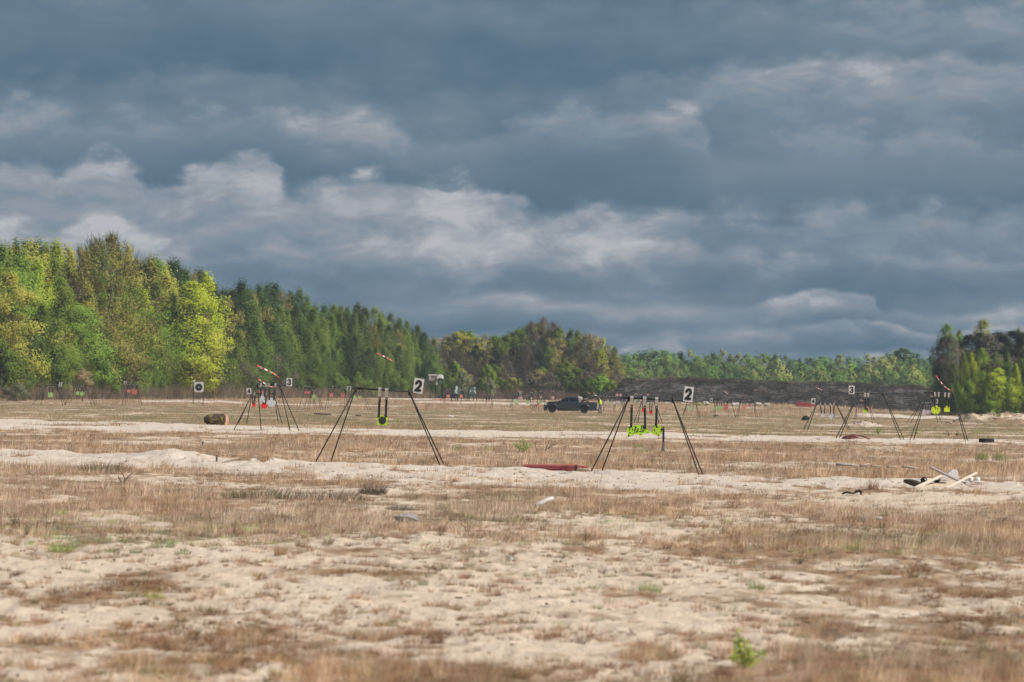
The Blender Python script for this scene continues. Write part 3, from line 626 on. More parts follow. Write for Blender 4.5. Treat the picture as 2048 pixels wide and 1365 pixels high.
# the long left wood, receding from the left edge to the middle
LT_X = [-80, 0, 30, 60, 110, 160, 200, 240, 270, 300, 345, 385, 405, 430, 455, 490, 520, 570, 610, 640, 700, 745, 780, 810, 835, 860, 885]
LT_Y = [492, 484, 486, 482, 492, 500, 482, 492, 520, 520, 528, 555, 545, 570, 572, 568, 562, 580, 592, 606, 607, 612, 622, 640, 655, 678, 690]
def edgeY(px): return float(np.interp(px, [-100, 0, 450, 860], [655, 665, 760, 900]))
def sector(px):
    for a, s in ((90, 'at the left edge'), (150, 'above the left-most green plate'), (205, 'above the distant green disc'), (265, 'left of the red square'), (330, 'by the red square'), (440, 'above the black disc board'),
                 (520, 'above sign 4'), (610, 'above sign 3'), (700, 'left of the large stand'), (780, 'above the left large stand'), (900, 'above sign 2')):
        if px < a: return s
    return 'at the end of the left wood'
def left_wood():
    L1 = [('broad', 'yellowgreen', 2), ('birch', 'yellowgreen', 2.5), ('budding', 'olive', 1.6), ('birch', 'fresh', 3), ('broad', 'fresh', 1), ('birch', 'mid', 2), ('budding', 'buff', 1), ('birch', 'lime', 1.2)]
    D1 = [('birch', 'dark', 5), ('birch', 'deep', 3), ('birch', 'mid', 2), ('budding', 'olive', 1), ('broad', 'dark', 2)]
    D2 = [('birch', 'dark', 4), ('birch', 'mid', 4), ('broad', 'mid', 1), ('budding', 'olive', .6)]
    def mixfor(px): return L1 if px < 335 else (D1 if px < 640 else D2)
    # skyline
    x = -60
    while x < 880:
        k, c = pick(mixfor(x)); t = np.interp(x, LT_X, LT_Y) + TR.uniform(-6, 14)
        plant(k, c, x, t, edgeY(x) + 38 + TR.uniform(-8, 8), 1.05 if k == 'birch' else .8, 'on the left skyline ' + sector(x)); x += TR.uniform(13, 21)
    x = -60
    while x < 880:
        k, c = pick(mixfor(x)); t = np.interp(x, LT_X, LT_Y); t = t + (795 - t) * TR.uniform(.10, .26)
        plant(k, c, x, t, edgeY(x) + 24 + TR.uniform(-5, 5), 1.12 if k == 'birch' else .8, 'amid the left wood ' + sector(x)); x += TR.uniform(14, 22)
    x = -60
    while x < 870:
        k, c = pick([('birch', 'mid', 4), ('birch', 'dark', 3), ('budding', 'olive', 2), ('broad', 'yellowgreen', 1.6), ('round', 'fresh', .8)] if x < 400 else [('birch', 'mid', 3), ('birch', 'dark', 5), ('birch', 'deep', 1), ('round', 'mid', .8)])
        t = np.interp(x, LT_X, LT_Y); t = t + (795 - t) * TR.uniform(.34, .56)
        plant(k, c, x, t, edgeY(x) + 11 + TR.uniform(-4, 4), 1.4, 'low in the left wood ' + sector(x)); x += TR.uniform(14, 22)
    x = -50
    while x < 860:
        k, c = pick([('birch', 'mid', 4), ('birch', 'fresh', 1), ('bush', 'mid', 2), ('barebush', 'brown', 2), ('bush', 'olive', 1)] if x < 430 else [('birch', 'mid', 4), ('birch', 'dark', 4), ('bush', 'mid', 1.5), ('barebush', 'greybrown', 1)])
        t = np.interp(x, LT_X, LT_Y); t = t + (795 - t) * TR.uniform(.62, .80)
        plant(k, c, x, t, edgeY(x) + 3 + TR.uniform(-3, 3), 1.3 if k == 'birch' else 1.0, 'below the left wood ' + sector(x)); x += TR.uniform(16, 30)
    S = dict(single=True)
    plant('budding', 'olive', 215, 478, 715, 1.35, '', label='tallest tree of the left wood, wide olive crown against the clouds')
    plant('broad', 'lime', 385, 566, 745, 1.15, '', label='big glowing lime green tree on the right of the pale stretch, above the white board')
    plant('broad', 'lime', 408, 548, 762, .8, '', label='pointed lime green tree top just behind the big glowing lime tree')
    plant('broad', 'yellowgreen', 12, 545, 672, 1.3, '', label='huge yellowish tree cut by the left edge of the photo')
    plant('broad', 'deep', 345, 524, 800, .8, '', label='dark round tree top standing alone above the lime green trees')
    plant('broad', 'dark', 302, 518, 798, .8, '', label='dark tree top left of the lone round one on the skyline')
    plant('birch', 'deep', 478, 566, 790, 1.25, '', label='darkest tall birch where the dark stretch of the left wood begins')
    plant('broad', 'fresh', 118, 560, 690, .8, '', label='vivid green tree in front of the yellowish ones near the left edge')
    plant('tall', 'buff', 165, 738, 662, 1.5, '', label='pale buff bush in bud behind the green disc target at the left')
    plant('bush', 'sage', 32, 768, 648, 2.0, '', label='low green mound of bush at the far left edge of the field')
left_wood()
# the wood in the middle
MT_X = [800, 850, 880, 905, 940, 980, 1020, 1048, 1085, 1110, 1150, 1175, 1195, 1212, 1228, 1242]
MT_Y = [668, 676, 674, 667, 667, 676, 670, 655, 643, 655, 664, 664, 666, 682, 700, 728]
def middle_wood():
    GRP[0] = 'trees of the middle wood'
    x = 822
    def sec(px): return 'by the grey cabin' if px < 900 else ('left of the red brown tops' if px < 1040 else ('by the red brown tops' if px < 1150 else 'near its right end'))
    def cols(px):
        if px < 900: return [('budding', 'buff', 3), ('bare', 'brown', 1), ('broad', 'yellowgreen', 1)]
        if px < 1035: return [('broad', 'yellowgreen', 3), ('tall', 'fresh', 2), ('budding', 'olive', 1)]
        if px < 1130: return [('bare', 'rust', 1), ('budding', 'olive', 3), ('broad', 'mid', 2), ('broad', 'yellowgreen', 1)]
        return [('budding', 'olive', 3), ('broad', 'yellowgreen', 1), ('birch', 'mid', 1.2), ('budding', 'buff', 1)]
    while x < 1236:
        k, c = pick(cols(x)); t = np.interp(x, MT_X, MT_Y) + TR.uniform(-3, 8)
        plant(k, c, x, t, 1010 + TR.uniform(-12, 12), 1.0, 'on the middle skyline ' + sec(x), 1); x += TR.uniform(9, 15)
    for r in range(3):
        x = 815
        while x < 1236:
            k, c = pick([('bare', 'greybrown', 4), ('bare', 'brown', 3), ('budding', 'olive', 2), ('tall', 'mid', 2.4 if x > 930 else .8), ('pine', 'pine', 1)])
            t = np.interp(x, MT_X, MT_Y); t = t + (795 - t) * TR.uniform(.12 + .16 * r, .28 + .16 * r)
            plant(k, c, x, t, 985 - 14 * r + TR.uniform(-5, 5), 1.0, ('upper', 'halfway up', 'low')[r] + ' in the middle wood ' + sec(x), 1); x += TR.uniform(13, 22)
    x = 838
    while x < 1240:
        k, c = pick([('bush', 'mid', 3), ('bush', 'olive', 1.5), ('bush', 'sage', 1.2), ('barebush', 'brown', 3), ('barebush', 'greybrown', 3)])
        plant(k, c, x, TR.uniform(742, 772), 930 + TR.uniform(-6, 14), 1.0, 'below the middle wood ' + sec(x), 1); x += TR.uniform(9, 16)
    plant('bush', 'fresh', 905, 728, 925, .62, '', 1, label='bright green shrub between the grey box on a pole and the camouflage panels')
    plant('bush', 'fresh', 975, 735, 925, .62, '', 1, label='bright green shrub right of the two camouflage panels')
    plant('bush', 'sage', 925, 748, 915, .8, '', 1, label='pale grey green shrub directly behind the left camouflage panel')
    plant('bush', 'sage', 978, 760, 912, .6, '', 1, label='pale grey green shrub just right of the right camouflage panel')
    plant('bush', 'fresh', 1200, 752, 905, 1.1, '', 1, label='yellow green shrub above the person in the bright vest')
    plant('bush', 'fresh', 1172, 760, 908, .9, '', 1, label='yellow green shrub above the raised cover of the pickup')
    plant('bush', 'mid', 1222, 765, 903, .7, '', 1, label='small green shrub at the left end of the earth bank')
    plant('bare', 'rust', 1085, 642, 1005, .75, '', 1, label='tallest red brown tree top of the middle wood')
    plant('bare', 'rust', 1106, 650, 1003, .8, '', 1, label='red brown tree right of the tallest one in the middle wood')
    plant('bare', 'rust', 1060, 650, 1003, .8, '', 1, label='red brown tree left of the tallest one in the middle wood')
    plant('budding', 'olive', 1222, 700, 965, 1.1, '', 1, label='golden brown tree closing the right end of the middle wood')
    plant('broad', 'yellowgreen', 1197, 702, 960, .8, '', 1, label='yellow tree low in the right end of the middle wood')
middle_wood()
# the far wood beyond the bank
FT_X = [1225, 1250, 1300, 1345, 1400, 1450, 1480, 1550, 1600, 1640, 1700, 1750, 1795, 1810, 1850, 1900, 1960]
FT_Y = [712, 708, 696, 702, 706, 703, 711, 708, 716, 713, 713, 712, 706, 706, 716, 718, 715]
def far_wood():
    GRP[0] = 'trees of the far wood'
    def sec(px):
        for a, s in ((1340, 'above the animal plates'), (1480, 'right of sign 2'), (1640, 'above the white stones'), (1780, 'above the right sign 3')):
            if px < a: return s
        return 'beside the right grove'
    for r, (lo, hi, Y, st, nm) in enumerate(((0, .06, 1420, 15, 'on the far skyline'), (.10, .28, 1370, 16, 'high in the far wood'), (.30, .5, 1320, 16, 'halfway up the far wood'), (.5, .72, 1270, 15, 'just over the bank'))):
        x = 1228
        while x < 1950:
            k, c = pick([('round', 'far', 5), ('broad', 'far', 3), ('round', 'fardark', 2.4), ('birch', 'fardark', 1), ('round', 'faryellow', 2), ('budding', 'buff', .5)])
            t = np.interp(x, FT_X, FT_Y); t = t + (792 - t) * TR.uniform(lo, hi) + (TR.uniform(-3, 5) if r == 0 else 0)
            plant(k, c, x, t, Y + TR.uniform(-20, 20), .95 if k == 'round' else 1.3, nm + ' ' + sec(x), 2 if k != 'budding' else 1); x += TR.uniform(st * .75, st * 1.35)
    plant('pine', 'deep', 1803, 697, 1400, 1.5, '', 2, label='dark pine rising highest over the far wood, near its right end')
    plant('round', 'faryellow', 1822, 736, 1262, 1.1, '', 2, label='round golden green tree in the far wood left of the right-hand pines')
    plant('round', 'faryellow', 1553, 722, 1262, .9, '', 2, label='wide yellow green tree in the middle of the far wood')
far_wood()
# the stand of pines and birches at the right edge
def right_wood():
    GRP[0] = 'trees of the right grove'
    w1 = 'in the right-hand grove'
    for px, t, k, c, Y, wd in ((1884, 676, 'pine', 'pine', 742, .8), (1890, 705, 'pine', 'pine', 745, 1.2), (1900, 678, 'pine', 'greybrown', 738, 1.2), (1917, 682, 'pine', 'pine', 748, 1.1), (1938, 672, 'pine', 'pine', 740, 1.2),
                               (1958, 668, 'pine', 'pine', 744, 1.2), (1976, 672, 'pine', 'greybrown', 739, 1.3), (1994, 665, 'pine', 'pine', 745, 1.1), (2008, 672, 'pine', 'pine', 740, 1.2), (2024, 665, 'pine', 'pine', 744, 1.2),
                               (2040, 668, 'pine', 'pine', 741, 1.2), (2056, 662, 'pine', 'pine', 742, 1.2), (2080, 668, 'pine', 'pine', 742, 1.2), (2105, 665, 'pine', 'pine', 742, 1.2)):
        plant(k, c, px, t, Y, wd, 'of the right grove', 0)
    for px in range(1884, 2110, 10):
        plant(TR.choice(['pine', 'birch', 'pine', 'tall']), TR.choice(['pine', 'dark', 'mid']), px + TR.uniform(-3, 3), TR.uniform(700, 752), 752 + TR.uniform(-4, 10), 1.2, 'inside the right grove', 0)
    for px, t, c, y in ((1925, 700, 'mid', 722), (1962, 690, 'fresh', 728), (2012, 700, 'mid', 726), (2048, 708, 'fresh', 722), (1905, 722, 'mid', 724), (1950, 735, 'fresh', 716), (1975, 745, 'mid', 715), (2015, 748, 'fresh', 715), (2062, 745, 'mid', 715)):
        plant(TR.choice(['birch', 'broad', 'round']), c, px, t + 8, y, .8, 'in front of the dark pines of the right grove', 0)
    plant('broad', 'fresh', 1893, 650, 752, .75, '', label='fresh green tree top at the left corner of the right-hand grove')
    plant('broad', 'yellowgreen', 1963, 642, 752, .95, '', label='tallest bright green tree of the right-hand grove')
    plant('broad', 'mid', 1915, 662, 756, .6, '', label='small green tree top left of the tallest tree of the right-hand grove')
    plant('budding', 'sage', 1899, 672, 732, .7, '', label='pale budding tree in front of the left corner of the right-hand grove')
    plant('broad', 'yellowgreen', 2036, 658, 752, .5, '', label='pale yellow tree top near the right edge of the photo')
    plant('birch', 'lime', 1940, 708, 726, 1.1, '', label='lime green birch hanging in front of the dark pines, centre of the right-hand grove')
    plant('broad', 'fresh', 1990, 708, 724, .95, '', label='broad fresh green tree in front of the pines at the right')
    plant('broad', 'lime', 1995, 738, 716, 1.2, '', label='low lime green birch bush in front of the broad fresh green tree')
    plant('birch', 'lime', 2030, 730, 719, .9, '', label='slender lime green birch nearest the right edge')
    plant('bush', 'fresh', 1932, 760, 722, .62, '', label='lime green bush at the foot of the right-hand grove, behind the yellow square target')
    plant('bush', 'mid', 1908, 762, 722, .62, '', label='mid green bush left of the lime green one at the foot of the right-hand grove')
    for px in (1955, 1975, 2020, 2045, 2070):
        plant('bush', 'fresh', px, TR.uniform(785, 795), 716 + TR.uniform(-2, 3), .9, 'between the trunks of the right grove')
right_wood()
def undergrowth():
    out = []
    n = 5200; p = RS.uniform(-90, 870, n); Y = np.interp(p, [-100, 0, 450, 860], [655, 665, 760, 900]) - 9 + 12 * RS.rand(n) ** 1.2
    X = (p - 1024) / FPX * Y; hh = (1.5 + 1.7 * np.clip(fbm(p / 30, p * 0, 3, 3) + .4, 0, 1)) * np.interp(p, [0, 450, 860], [1.25, 1.1, .8]) * (.4 + .6 * RS.rand(n))
    out.append(blades(X, Y, gz(X, Y), 6, hh, np.full(n, .35), .25, .05, palette(n, [(.16, .115, .085), (.21, .15, .105), (.11, .085, .065), (.25, .19, .12), (.13, .12, .06)])))
    n = 2600; p = RS.uniform(825, 1245, n); Y = 915 + 16 * RS.rand(n); X = (p - 1024) / FPX * Y
    out.append(blades(X, Y, gz(X, Y), 6, (.8 + 1.4 * RS.rand(n)), np.full(n, .4), .25, .06, palette(n, [(.13, .095, .075), (.17, .12, .085), (.10, .08, .06)])))
    n = 1200; p = RS.uniform(1865, 2120, n); Y = 716 + 10 * RS.rand(n); X = (p - 1024) / FPX * Y
    out.append(blades(X, Y, gz(X, Y), 6, (.4 + .9 * RS.rand(n)), np.full(n, .35), .25, .05, palette(n, [(.11, .08, .06), (.10, .12, .04), (.15, .11, .07)])))
    link_blades('undergrowth', out, 'tangle of dry brown stems along the foot of the woods')
undergrowth()
# ------------------------------------------------------------ materials of the objects
M_STEEL = mat('black_steel', (.018, .018, .02), .55, .3, .3, 20, col2=(.06, .045, .035), f2=.64)
M_STRAP = mat('black_rubber', (.016, .016, .017), .8, var=.3, scale=25)
M_GREYSTRAP = mat('worn_rubber', (.12, .12, .11), .85, var=.3, scale=25)
M_BRKT = mat('grey_webbing', (.34, .30, .24), .8, var=.12, scale=30)
M_ZINC = mat('zinc', (.62, .62, .60), .45, .5, var=.1, scale=30)
M_BOARD = mat('white_board', (.60, .58, .56), .7, var=.08, scale=12, col2=(.42, .39, .36), f2=.68)
M_INK = mat('black_paint', (.02, .02, .02), .6, var=.3, scale=20)
def plate_mat(name, col, chip=(.05, .05, .05), f2=.60, scale=14): return mat(name, col, .6, var=.12, scale=scale, col2=chip, f2=f2)
P_LIME = plate_mat('lime_paint', (.40, .60, .03)); P_CAMO = plate_mat('lime_paint_spattered', (.40, .66, .03), (.035, .03, .035), .535, 12)
P_YEL = plate_mat('acid_yellow_paint', (.56, .68, .02), (.10, .10, .05), .63)
P_RED = plate_mat('signal_red_paint', (.85, .03, .03), (.25, .02, .03), .62); P_WHITE = plate_mat('white_plate_paint', (.56, .56, .58), (.20, .20, .22), .63)
P_ORED = plate_mat('faded_red_paint', (.66, .14, .11), (.55, .36, .33), .53, 9); P_PINK = plate_mat('pink_bleached_paint', (.62, .33, .33), (.58, .50, .48), .55, 9)
P_GREEN = plate_mat('faded_green_paint', (.33, .55, .12), (.45, .55, .40), .54, 9); P_PALEG = plate_mat('pale_green_paint', (.42, .56, .28), (.5, .56, .45), .55, 9)
P_LILAC = plate_mat('pale_lilac_paint', (.60, .48, .56), (.4, .25, .35), .6, 9); P_PALE = plate_mat('off_white_paint', (.55, .52, .46), (.4, .36, .3), .6, 9)
M_TRED = mat('tape_red', (.78, .07, .03), .5, var=.08); M_TWHITE = mat('tape_white', (.78, .76, .74), .5, var=.05)
M_CANE = mat('green_cane', (.10, .16, .10), .6); M_WOODP = mat('pale_timber', (.66, .57, .44), .8, var=.12, scale=10); M_WOODG = mat('weathered_timber', (.36, .32, .28), .9, var=.3, scale=9)
M_WOODD = mat('dark_timber', (.09, .065, .045), .95, var=.5, scale=8, bump=.5)
M_OSB = mat('chipboard', (.66, .52, .36), .9, var=.15, scale=30, col2=(.5, .33, .18), f2=.6)
M_STONE = mat('pale_stone', (.55, .52, .47), .95, var=.15, scale=4, bump=.5, col2=(.40, .37, .32), f2=.56)
M_PLASTER = mat('white_plaster', (.68, .66, .64), .9, var=.1, scale=8, bump=.4)
M_TYRE = mat('tyre_rubber', (.014, .014, .015), .85, var=.3, scale=20)

def LX(px, py, Y): return W(px, py, Y)
def disc_poly(cx, cz, r, n=20): return [(cx + r * math.cos(2 * math.pi * i / n), cz + r * math.sin(2 * math.pi * i / n)) for i in range(n)]
def pp(pts, Y):
    """picture points -> polygon in the upright plane at distance Y"""
    return [(W(a, b, Y).x, W(a, b, Y).z) for a, b in pts]
def stroke(mb, pts, w, y, th=.004, n=8):
    """a painted stroke of width w lying in the plane y"""
    for i in range(len(pts) - 1):
        a = Vector((pts[i][0], pts[i][1])); b = Vector((pts[i + 1][0], pts[i + 1][1])); d = (b - a)
        if d.length < 1e-6: continue
        d.normalize(); q = Vector((-d.y, d.x)) * w / 2
        mb.prism([tuple(a - q), tuple(b - q), tuple(b + q), tuple(a + q)], y - th - i * .00015, y)
    for i, p in enumerate(pts): mb.prism(disc_poly(p[0], p[1], w / 2, 12), y - th - .0001 - i * .00017, y)
GLYPH = {'2': [(.06, .74), (.16, .92), (.42, 1.0), (.72, .97), (.90, .78), (.88, .60), (.70, .42), (.40, .22), (.08, .02), (.95, .04)],
         '3': [(.08, .84), (.25, .98), (.55, 1.0), (.82, .90), (.86, .70), (.70, .55), (.42, .52), (.72, .48), (.92, .30), (.82, .08), (.52, .0), (.22, .03), (.05, .18)],
         '4': [(.72, .0), (.72, 1.0), (.02, .30), (1.0, .30)], '5': [(.88, 1.0), (.22, 1.0), (.14, .56), (.55, .62), (.90, .42), (.82, .10), (.45, .0), (.08, .12)],
         '0': [(.5, 0), (.15, .2), (.1, .5), (.15, .8), (.5, 1), (.85, .8), (.9, .5), (.85, .2), (.5, 0)]}
def sign(label, ch, Y, cx, cy, w, h, rot=0, sw=.2, post=None, fr=(.80, .80)):
    s = Y / FPX; c = W(cx, cy, Y); wm, hm = w * s, h * s; R = Matrix.Rotation(rad(rot), 4, 'Y').to_3x3()
    t = thing('number_sign', label, 'sign', (c.x, Y, c.z - hm / 2), 'hand painted number signs')
    b = MB(); b.prism([(-wm / 2, -hm / 2), (wm / 2, -hm / 2), (wm / 2, hm / 2), (-wm / 2, hm / 2)], -.006, .006, c=c, rot=R); b.build('board', M_BOARD, t)
    if post: p = MB(); p.beam(W(post[0], post[1], Y + .02), W(post[2], post[3], Y + .02), .03, .03, Vector((0, 1, 0))); p.build('bracket', M_STEEL, t)
    if ch:
        g = MB(); gw, gh = wm * fr[0], hm * fr[1]; lw = sw * wm
        stroke(g, [((x - .5) * (gw - lw), (z - .5) * (gh - lw)) for x, z in GLYPH[ch]], lw, -.0085)
        g.v = [R @ v + c for v in g.v]; g.build('numeral', M_INK, t)
    return t
def stand(label, Y, bar, legs, r=.016, spread=.35, group='target stands'):
    """a crossbar on four splayed legs"""
    a, b = W(bar[0], bar[1], Y), W(bar[2], bar[3], Y); xc = (a.x + b.x) / 2
    t = thing('target_stand', label, 'target stand', (xc, Y, float(gz(xc, Y))), group)
    m = MB(); m.tube([a, b], r * 1.25, 8); m.build('crossbar', M_STEEL, t)
    for i, (tx, ty, fx, fy) in enumerate(legs):
        top = W(tx, ty, Y); y = Y + (spread if i % 2 else -spread); f = W(fx, fy, y); f.z = float(gz(f.x, y)) - .03
        m = MB(); m.tube([top + Vector((0, .01 if i % 2 else -.01, .02)), f], r, 6); m.build('leg', M_STEEL, t)
    for tx, ty in {(l[0], l[1]) for l in legs}:
        m = MB(); c = W(tx, ty, Y); m.tube([c + Vector((0, 0, .06)), c + Vector((0, 0, -.05))], r * 1.9, 8); m.build('leg_socket', M_STEEL, t)
    return t
def inside(x, z, poly):
    c = False
    for i in range(len(poly)):
        (x1, z1), (x2, z2) = poly[i - 1], poly[i]
        if (z1 > z) != (z2 > z) and x < (x2 - x1) * (z - z1) / (z2 - z1) + x1: c = not c
    return c
def splashes(par, poly, yp, s, sp):
    """dark irregular marks where bullets have struck the paint"""
    n, r0, r1, seed, mt = sp; R = random.Random(seed); xs = [p[0] for p in poly]; zs = [p[1] for p in poly]; m = MB(); k = 0; q = 0
    while k < n and q < 4000:
        q += 1; x = R.uniform(min(xs), max(xs)); z = R.uniform(min(zs), max(zs)); r = R.uniform(r0, r1) * s
        if not all(inside(x + r * math.cos(a), z + r * math.sin(a), poly) for a in (0, 1.57, 3.14, 4.71)): continue
        m.prism([(x + math.cos(i * .628) * r * R.uniform(.6, 1.15), z + math.sin(i * .628) * r * R.uniform(.6, 1.15)) for i in range(10)], yp - .0088 - k * .0001, yp - .0078); k += 1
    m.build('bullet_marks', mt, par)
def plate(label, Y, shape, pm, straps, sw=4.5, brk=0, name='steel_target', group='hanging steel targets', rot=0, dy=-.03, extra=None, spots=None):
    """a steel plate hung on rubber straps; shape: ('disc',cx,cy,r) ('rect',x0,y0,x1,y1) ('poly',pts)"""
    s = Y / FPX; yp = Y + dy
    if shape[0] == 'disc': c = W(shape[1], shape[2], Y); poly = disc_poly(c.x, c.z, shape[3] * s, 24); ctr = c
    elif shape[0] == 'rect':
        x0, y0, x1, y1 = shape[1:]; cc = W((x0 + x1) / 2, (y0 + y1) / 2, Y); hw, hh = (x1 - x0) / 2 * s, (y1 - y0) / 2 * s; k = .06
        P = [(-hw, -hh + k * hh), (-hw + k * hw, -hh), (hw - k * hw, -hh), (hw, -hh + k * hh), (hw, hh - k * hh), (hw - k * hw, hh), (-hw + k * hw, hh), (-hw, hh - k * hh)]
        ca, sa = math.cos(rad(rot)), math.sin(rad(rot)); poly = [(cc.x + x * ca - z * sa, cc.z + x * sa + z * ca) for x, z in P]; ctr = cc
    else: poly = pp(shape[1], Y); ctr = Vector((sum(p[0] for p in poly) / len(poly), Y, sum(p[1] for p in poly) / len(poly)))
    t = thing(name, label, 'steel target', (ctr.x, yp, min(p[1] for p in poly)), group)
    m = MB(); m.prism(poly, yp - .008, yp + .008); pl_ = m.build('plate', pm, t)
    if spots: splashes(pl_, poly, yp, s, spots)
    for x0, y0, x1, y1 in straps:
        a, b = W(x0, y0, Y), W(x1, y1, Y); a.y = b.y = yp - .014
        if brk:
            k = MB(); top = W(x0, y0 - brk, Y); k.box((top.x, Y - .045, (top.z + a.z) / 2), (sw * 1.35 * s, .012, top.z - a.z + .03)); k.box((top.x, Y, top.z + .012), (sw * 1.4 * s, .10, .012)); k.box((top.x, Y + .045, top.z - .04), (sw * 1.3 * s, .01, .10))
            bk = k.build('webbing_loop', M_BRKT, t); k = MB(); k.box((top.x, Y - .001, top.z + .022), (sw * 1.45 * s, .085, .012)); k.box((top.x, Y - .054, top.z + .004), (sw * 1.42 * s, .006, .03)); k.build('clip', M_ZINC, bk)
        k = MB(); d = (b - a).normalized(); k.beam(a - d * .02, b + d * .03, sw * s, .010, Vector((0, 1, 0))); st = k.build('strap', M_STRAP, t)
        if brk or Y < 330: k = MB(); q = a + d * .05 * (1 if brk else .6); k.tube([q + Vector((0, -.016, 0)), q + Vector((0, .004, 0))], sw * s * (.2 if brk else .3), 8); k.build('bolt', M_ZINC, st)
        elif Y >= 330: k = MB(); k.box((a.x, yp - .02, a.z + .02), (sw * s * 1.3, .03, 1.4 * s)); k.build('clip', M_ZINC, st)
    if extra: extra(t, Y, yp, s)
    return t
def ribbon(label, Y, pts, w, pole=None, group='barrier tape wind flags', n=None):
    P = [W(a, b, Y) for a, b in pts]; L = [0]
    for i in range(1, len(P)): L.append(L[-1] + (P[i] - P[i - 1]).length)
    n = n or max(6, int(L[-1] / .16)); s = Y / FPX
    xs = np.interp(np.linspace(0, L[-1], n * 3 + 1), L, [p.x for p in P]); zs = np.interp(np.linspace(0, L[-1], n * 3 + 1), L, [p.z for p in P])
    g = GP(pole[-1][0], Y) if pole else P[0]
    base = W(pole[-1][0], pole[-1][1], Y) if pole else P[0]
    t = thing('wind_flag', label, 'wind flag', base, group)
    if pole:
        m = MB(); q = [W(a, b, Y + .03) for a, b in pole]; m.tube([q[0], (q[0] + q[-1]) / 2 + Vector((-.01, 0, 0)), q[-1]], [max(.004, .25 * s), max(.005, .28 * s), max(.006, .3 * s)], 6); m.build('cane', M_CANE, t)
    vs = []; fs = []; R = random.Random(int(Y * 7 + pts[0][0]))
    for i in range(n * 3 + 1):
        k = i / (n * 3); hw = w * s / 2 * (1 - .45 * k) * (.75 + .35 * R.random()); tw = .9 * math.sin(i * 1.1 + R.random() * .5)
        c = Vector((xs[i], Y + .04 * math.sin(i * .9), zs[i] + .004 * math.sin(i * 1.7)))
        o = Vector((.25 * math.sin(tw), math.sin(tw) * .9, math.cos(tw))) * hw; vs += [c + o + Vector((0, .002, 0)), c - o]
    for i in range(n * 3): fs.append((2 * i, 2 * i + 1, 2 * i + 3, 2 * i + 2))
    m = MB(); m.add(vs, fs, True); o = m.build('tape', M_TRED, t); o.data.materials.append(M_TWHITE)
    for i, f in enumerate(o.data.polygons): f.material_index = (i // 2) % 2
    sol = o.modifiers.new('thickness', 'SOLIDIFY'); sol.thickness = .003
    return t

# ------------------------------------------------------------ the two near stands
YL, YR = 126.0, 117.5
stand('left of the two large near stands, black, one square plate hanging from it', YL, (709.5, 777, 826, 784), [(711, 780, 629, 929), (711, 780, 660, 930), (818.5, 786.5, 881, 934), (818.5, 786.5, 889, 934)], .014)
sign('white board with a black 2 at the end of the left large stand', '2', YL, 837, 772.3, 19.5, 30, 7.5, .27, (822, 784, 829, 785.5))
def extra_left(t, Y, yp, s):
    c = W(764.8, 842.4, Y); R = random.Random(4); m = MB(); c = W(765.2, 841.6, Y); m.prism([(c.x + math.cos(a) * 9.0 * s * R.uniform(.72, 1.0), c.z + math.sin(a) * 9.0 * s * R.uniform(.72, 1.0)) for a in [i * 6.283 / 26 for i in range(26)]], yp - .0105, yp - .0095)
    m.build('lead_splash', mat('bullet_splash', (.03, .028, .03), .8, var=.5, scale=40), t)
    m = MB(); c = W(756.8, 834.3, Y); stroke(m, [((x - .5) * .014 + c.x, (z - .5) * .026 + c.z) for x, z in GLYPH['0']], .005, yp - .0095, .002); m.build('numeral', M_INK, t)
plate('square lime plate with a big black splash, hanging from the left large stand', YL, ('rect', 754, 831, 774.6, 850.8), P_LIME, [(759.6, 792.6, 757.8, 832), (773.3, 794, 771.6, 832)], 4.7, 14.5, extra=extra_left)
stand('right of the two large near stands, carrying the lime animal shaped plates', YR, (1246, 796.2, 1364, 801.4), [(1257.5, 799, 1180, 943), (1257.5, 799, 1202, 947), (1345.5, 801.5, 1399, 953), (1345.5, 801.5, 1406.5, 955)], .013)
sign('white board with a black 2 at the end of the right large stand', '2', YR, 1377, 788.9, 18.8, 30.2, 6.5, .27, (1361, 801.5, 1369, 802.5))
def q2(l): return [(1230 + a / 9.1, 770 + b / 9.1) for a, b in l]
plate('lime plate with black spots shaped like the body and legs of an animal', YR, ('poly', q2([(212, 812), (226, 786), (262, 764), (340, 742), (450, 725), (520, 742), (582, 752), (606, 828), (650, 872), (640, 888), (560, 884), (502, 884), (492, 944), (474, 946), (462, 914), (448, 948), (434, 900), (380, 905), (300, 908), (290, 946), (230, 950), (228, 880)])), P_CAMO,
      [(1263.6, 808.5, 1262.2, 853), (1289.4, 810, 1290.2, 856)], 4.6, 13.5, spots=(22, .6, 2.3, 3, M_INK))
def extra_right(t, Y, yp, s):
    k = MB(); k.beam(W(1326.7, 855, Y) + Vector((0, -.05, 0)), W(1326.8, 886, Y) + Vector((0, -.05, 0)), 4.2 * s, .010, Vector((0, 1, 0))); st = k.build('torn_strap', M_STRAP, t)
    k = MB(); k.prism(pp([(1324.5, 885), (1329, 885), (1328.8, 903.5), (1321.8, 902.5)], Y), yp - .045, yp - .035); k.build('frayed_end', M_GREYSTRAP, st)
plate('tilted lime plate with black spots, a torn strap dangling from its right corner', YR, ('poly', q2([(722, 702), (740, 698), (884, 782), (886, 800), (808, 936), (792, 940), (652, 876), (654, 862), (700, 790)])), P_LIME, [(1313.2, 811, 1312.2, 849)], 4.6, 13.5, extra=extra_right, spots=(17, .5, 1.9, 6, M_INK))

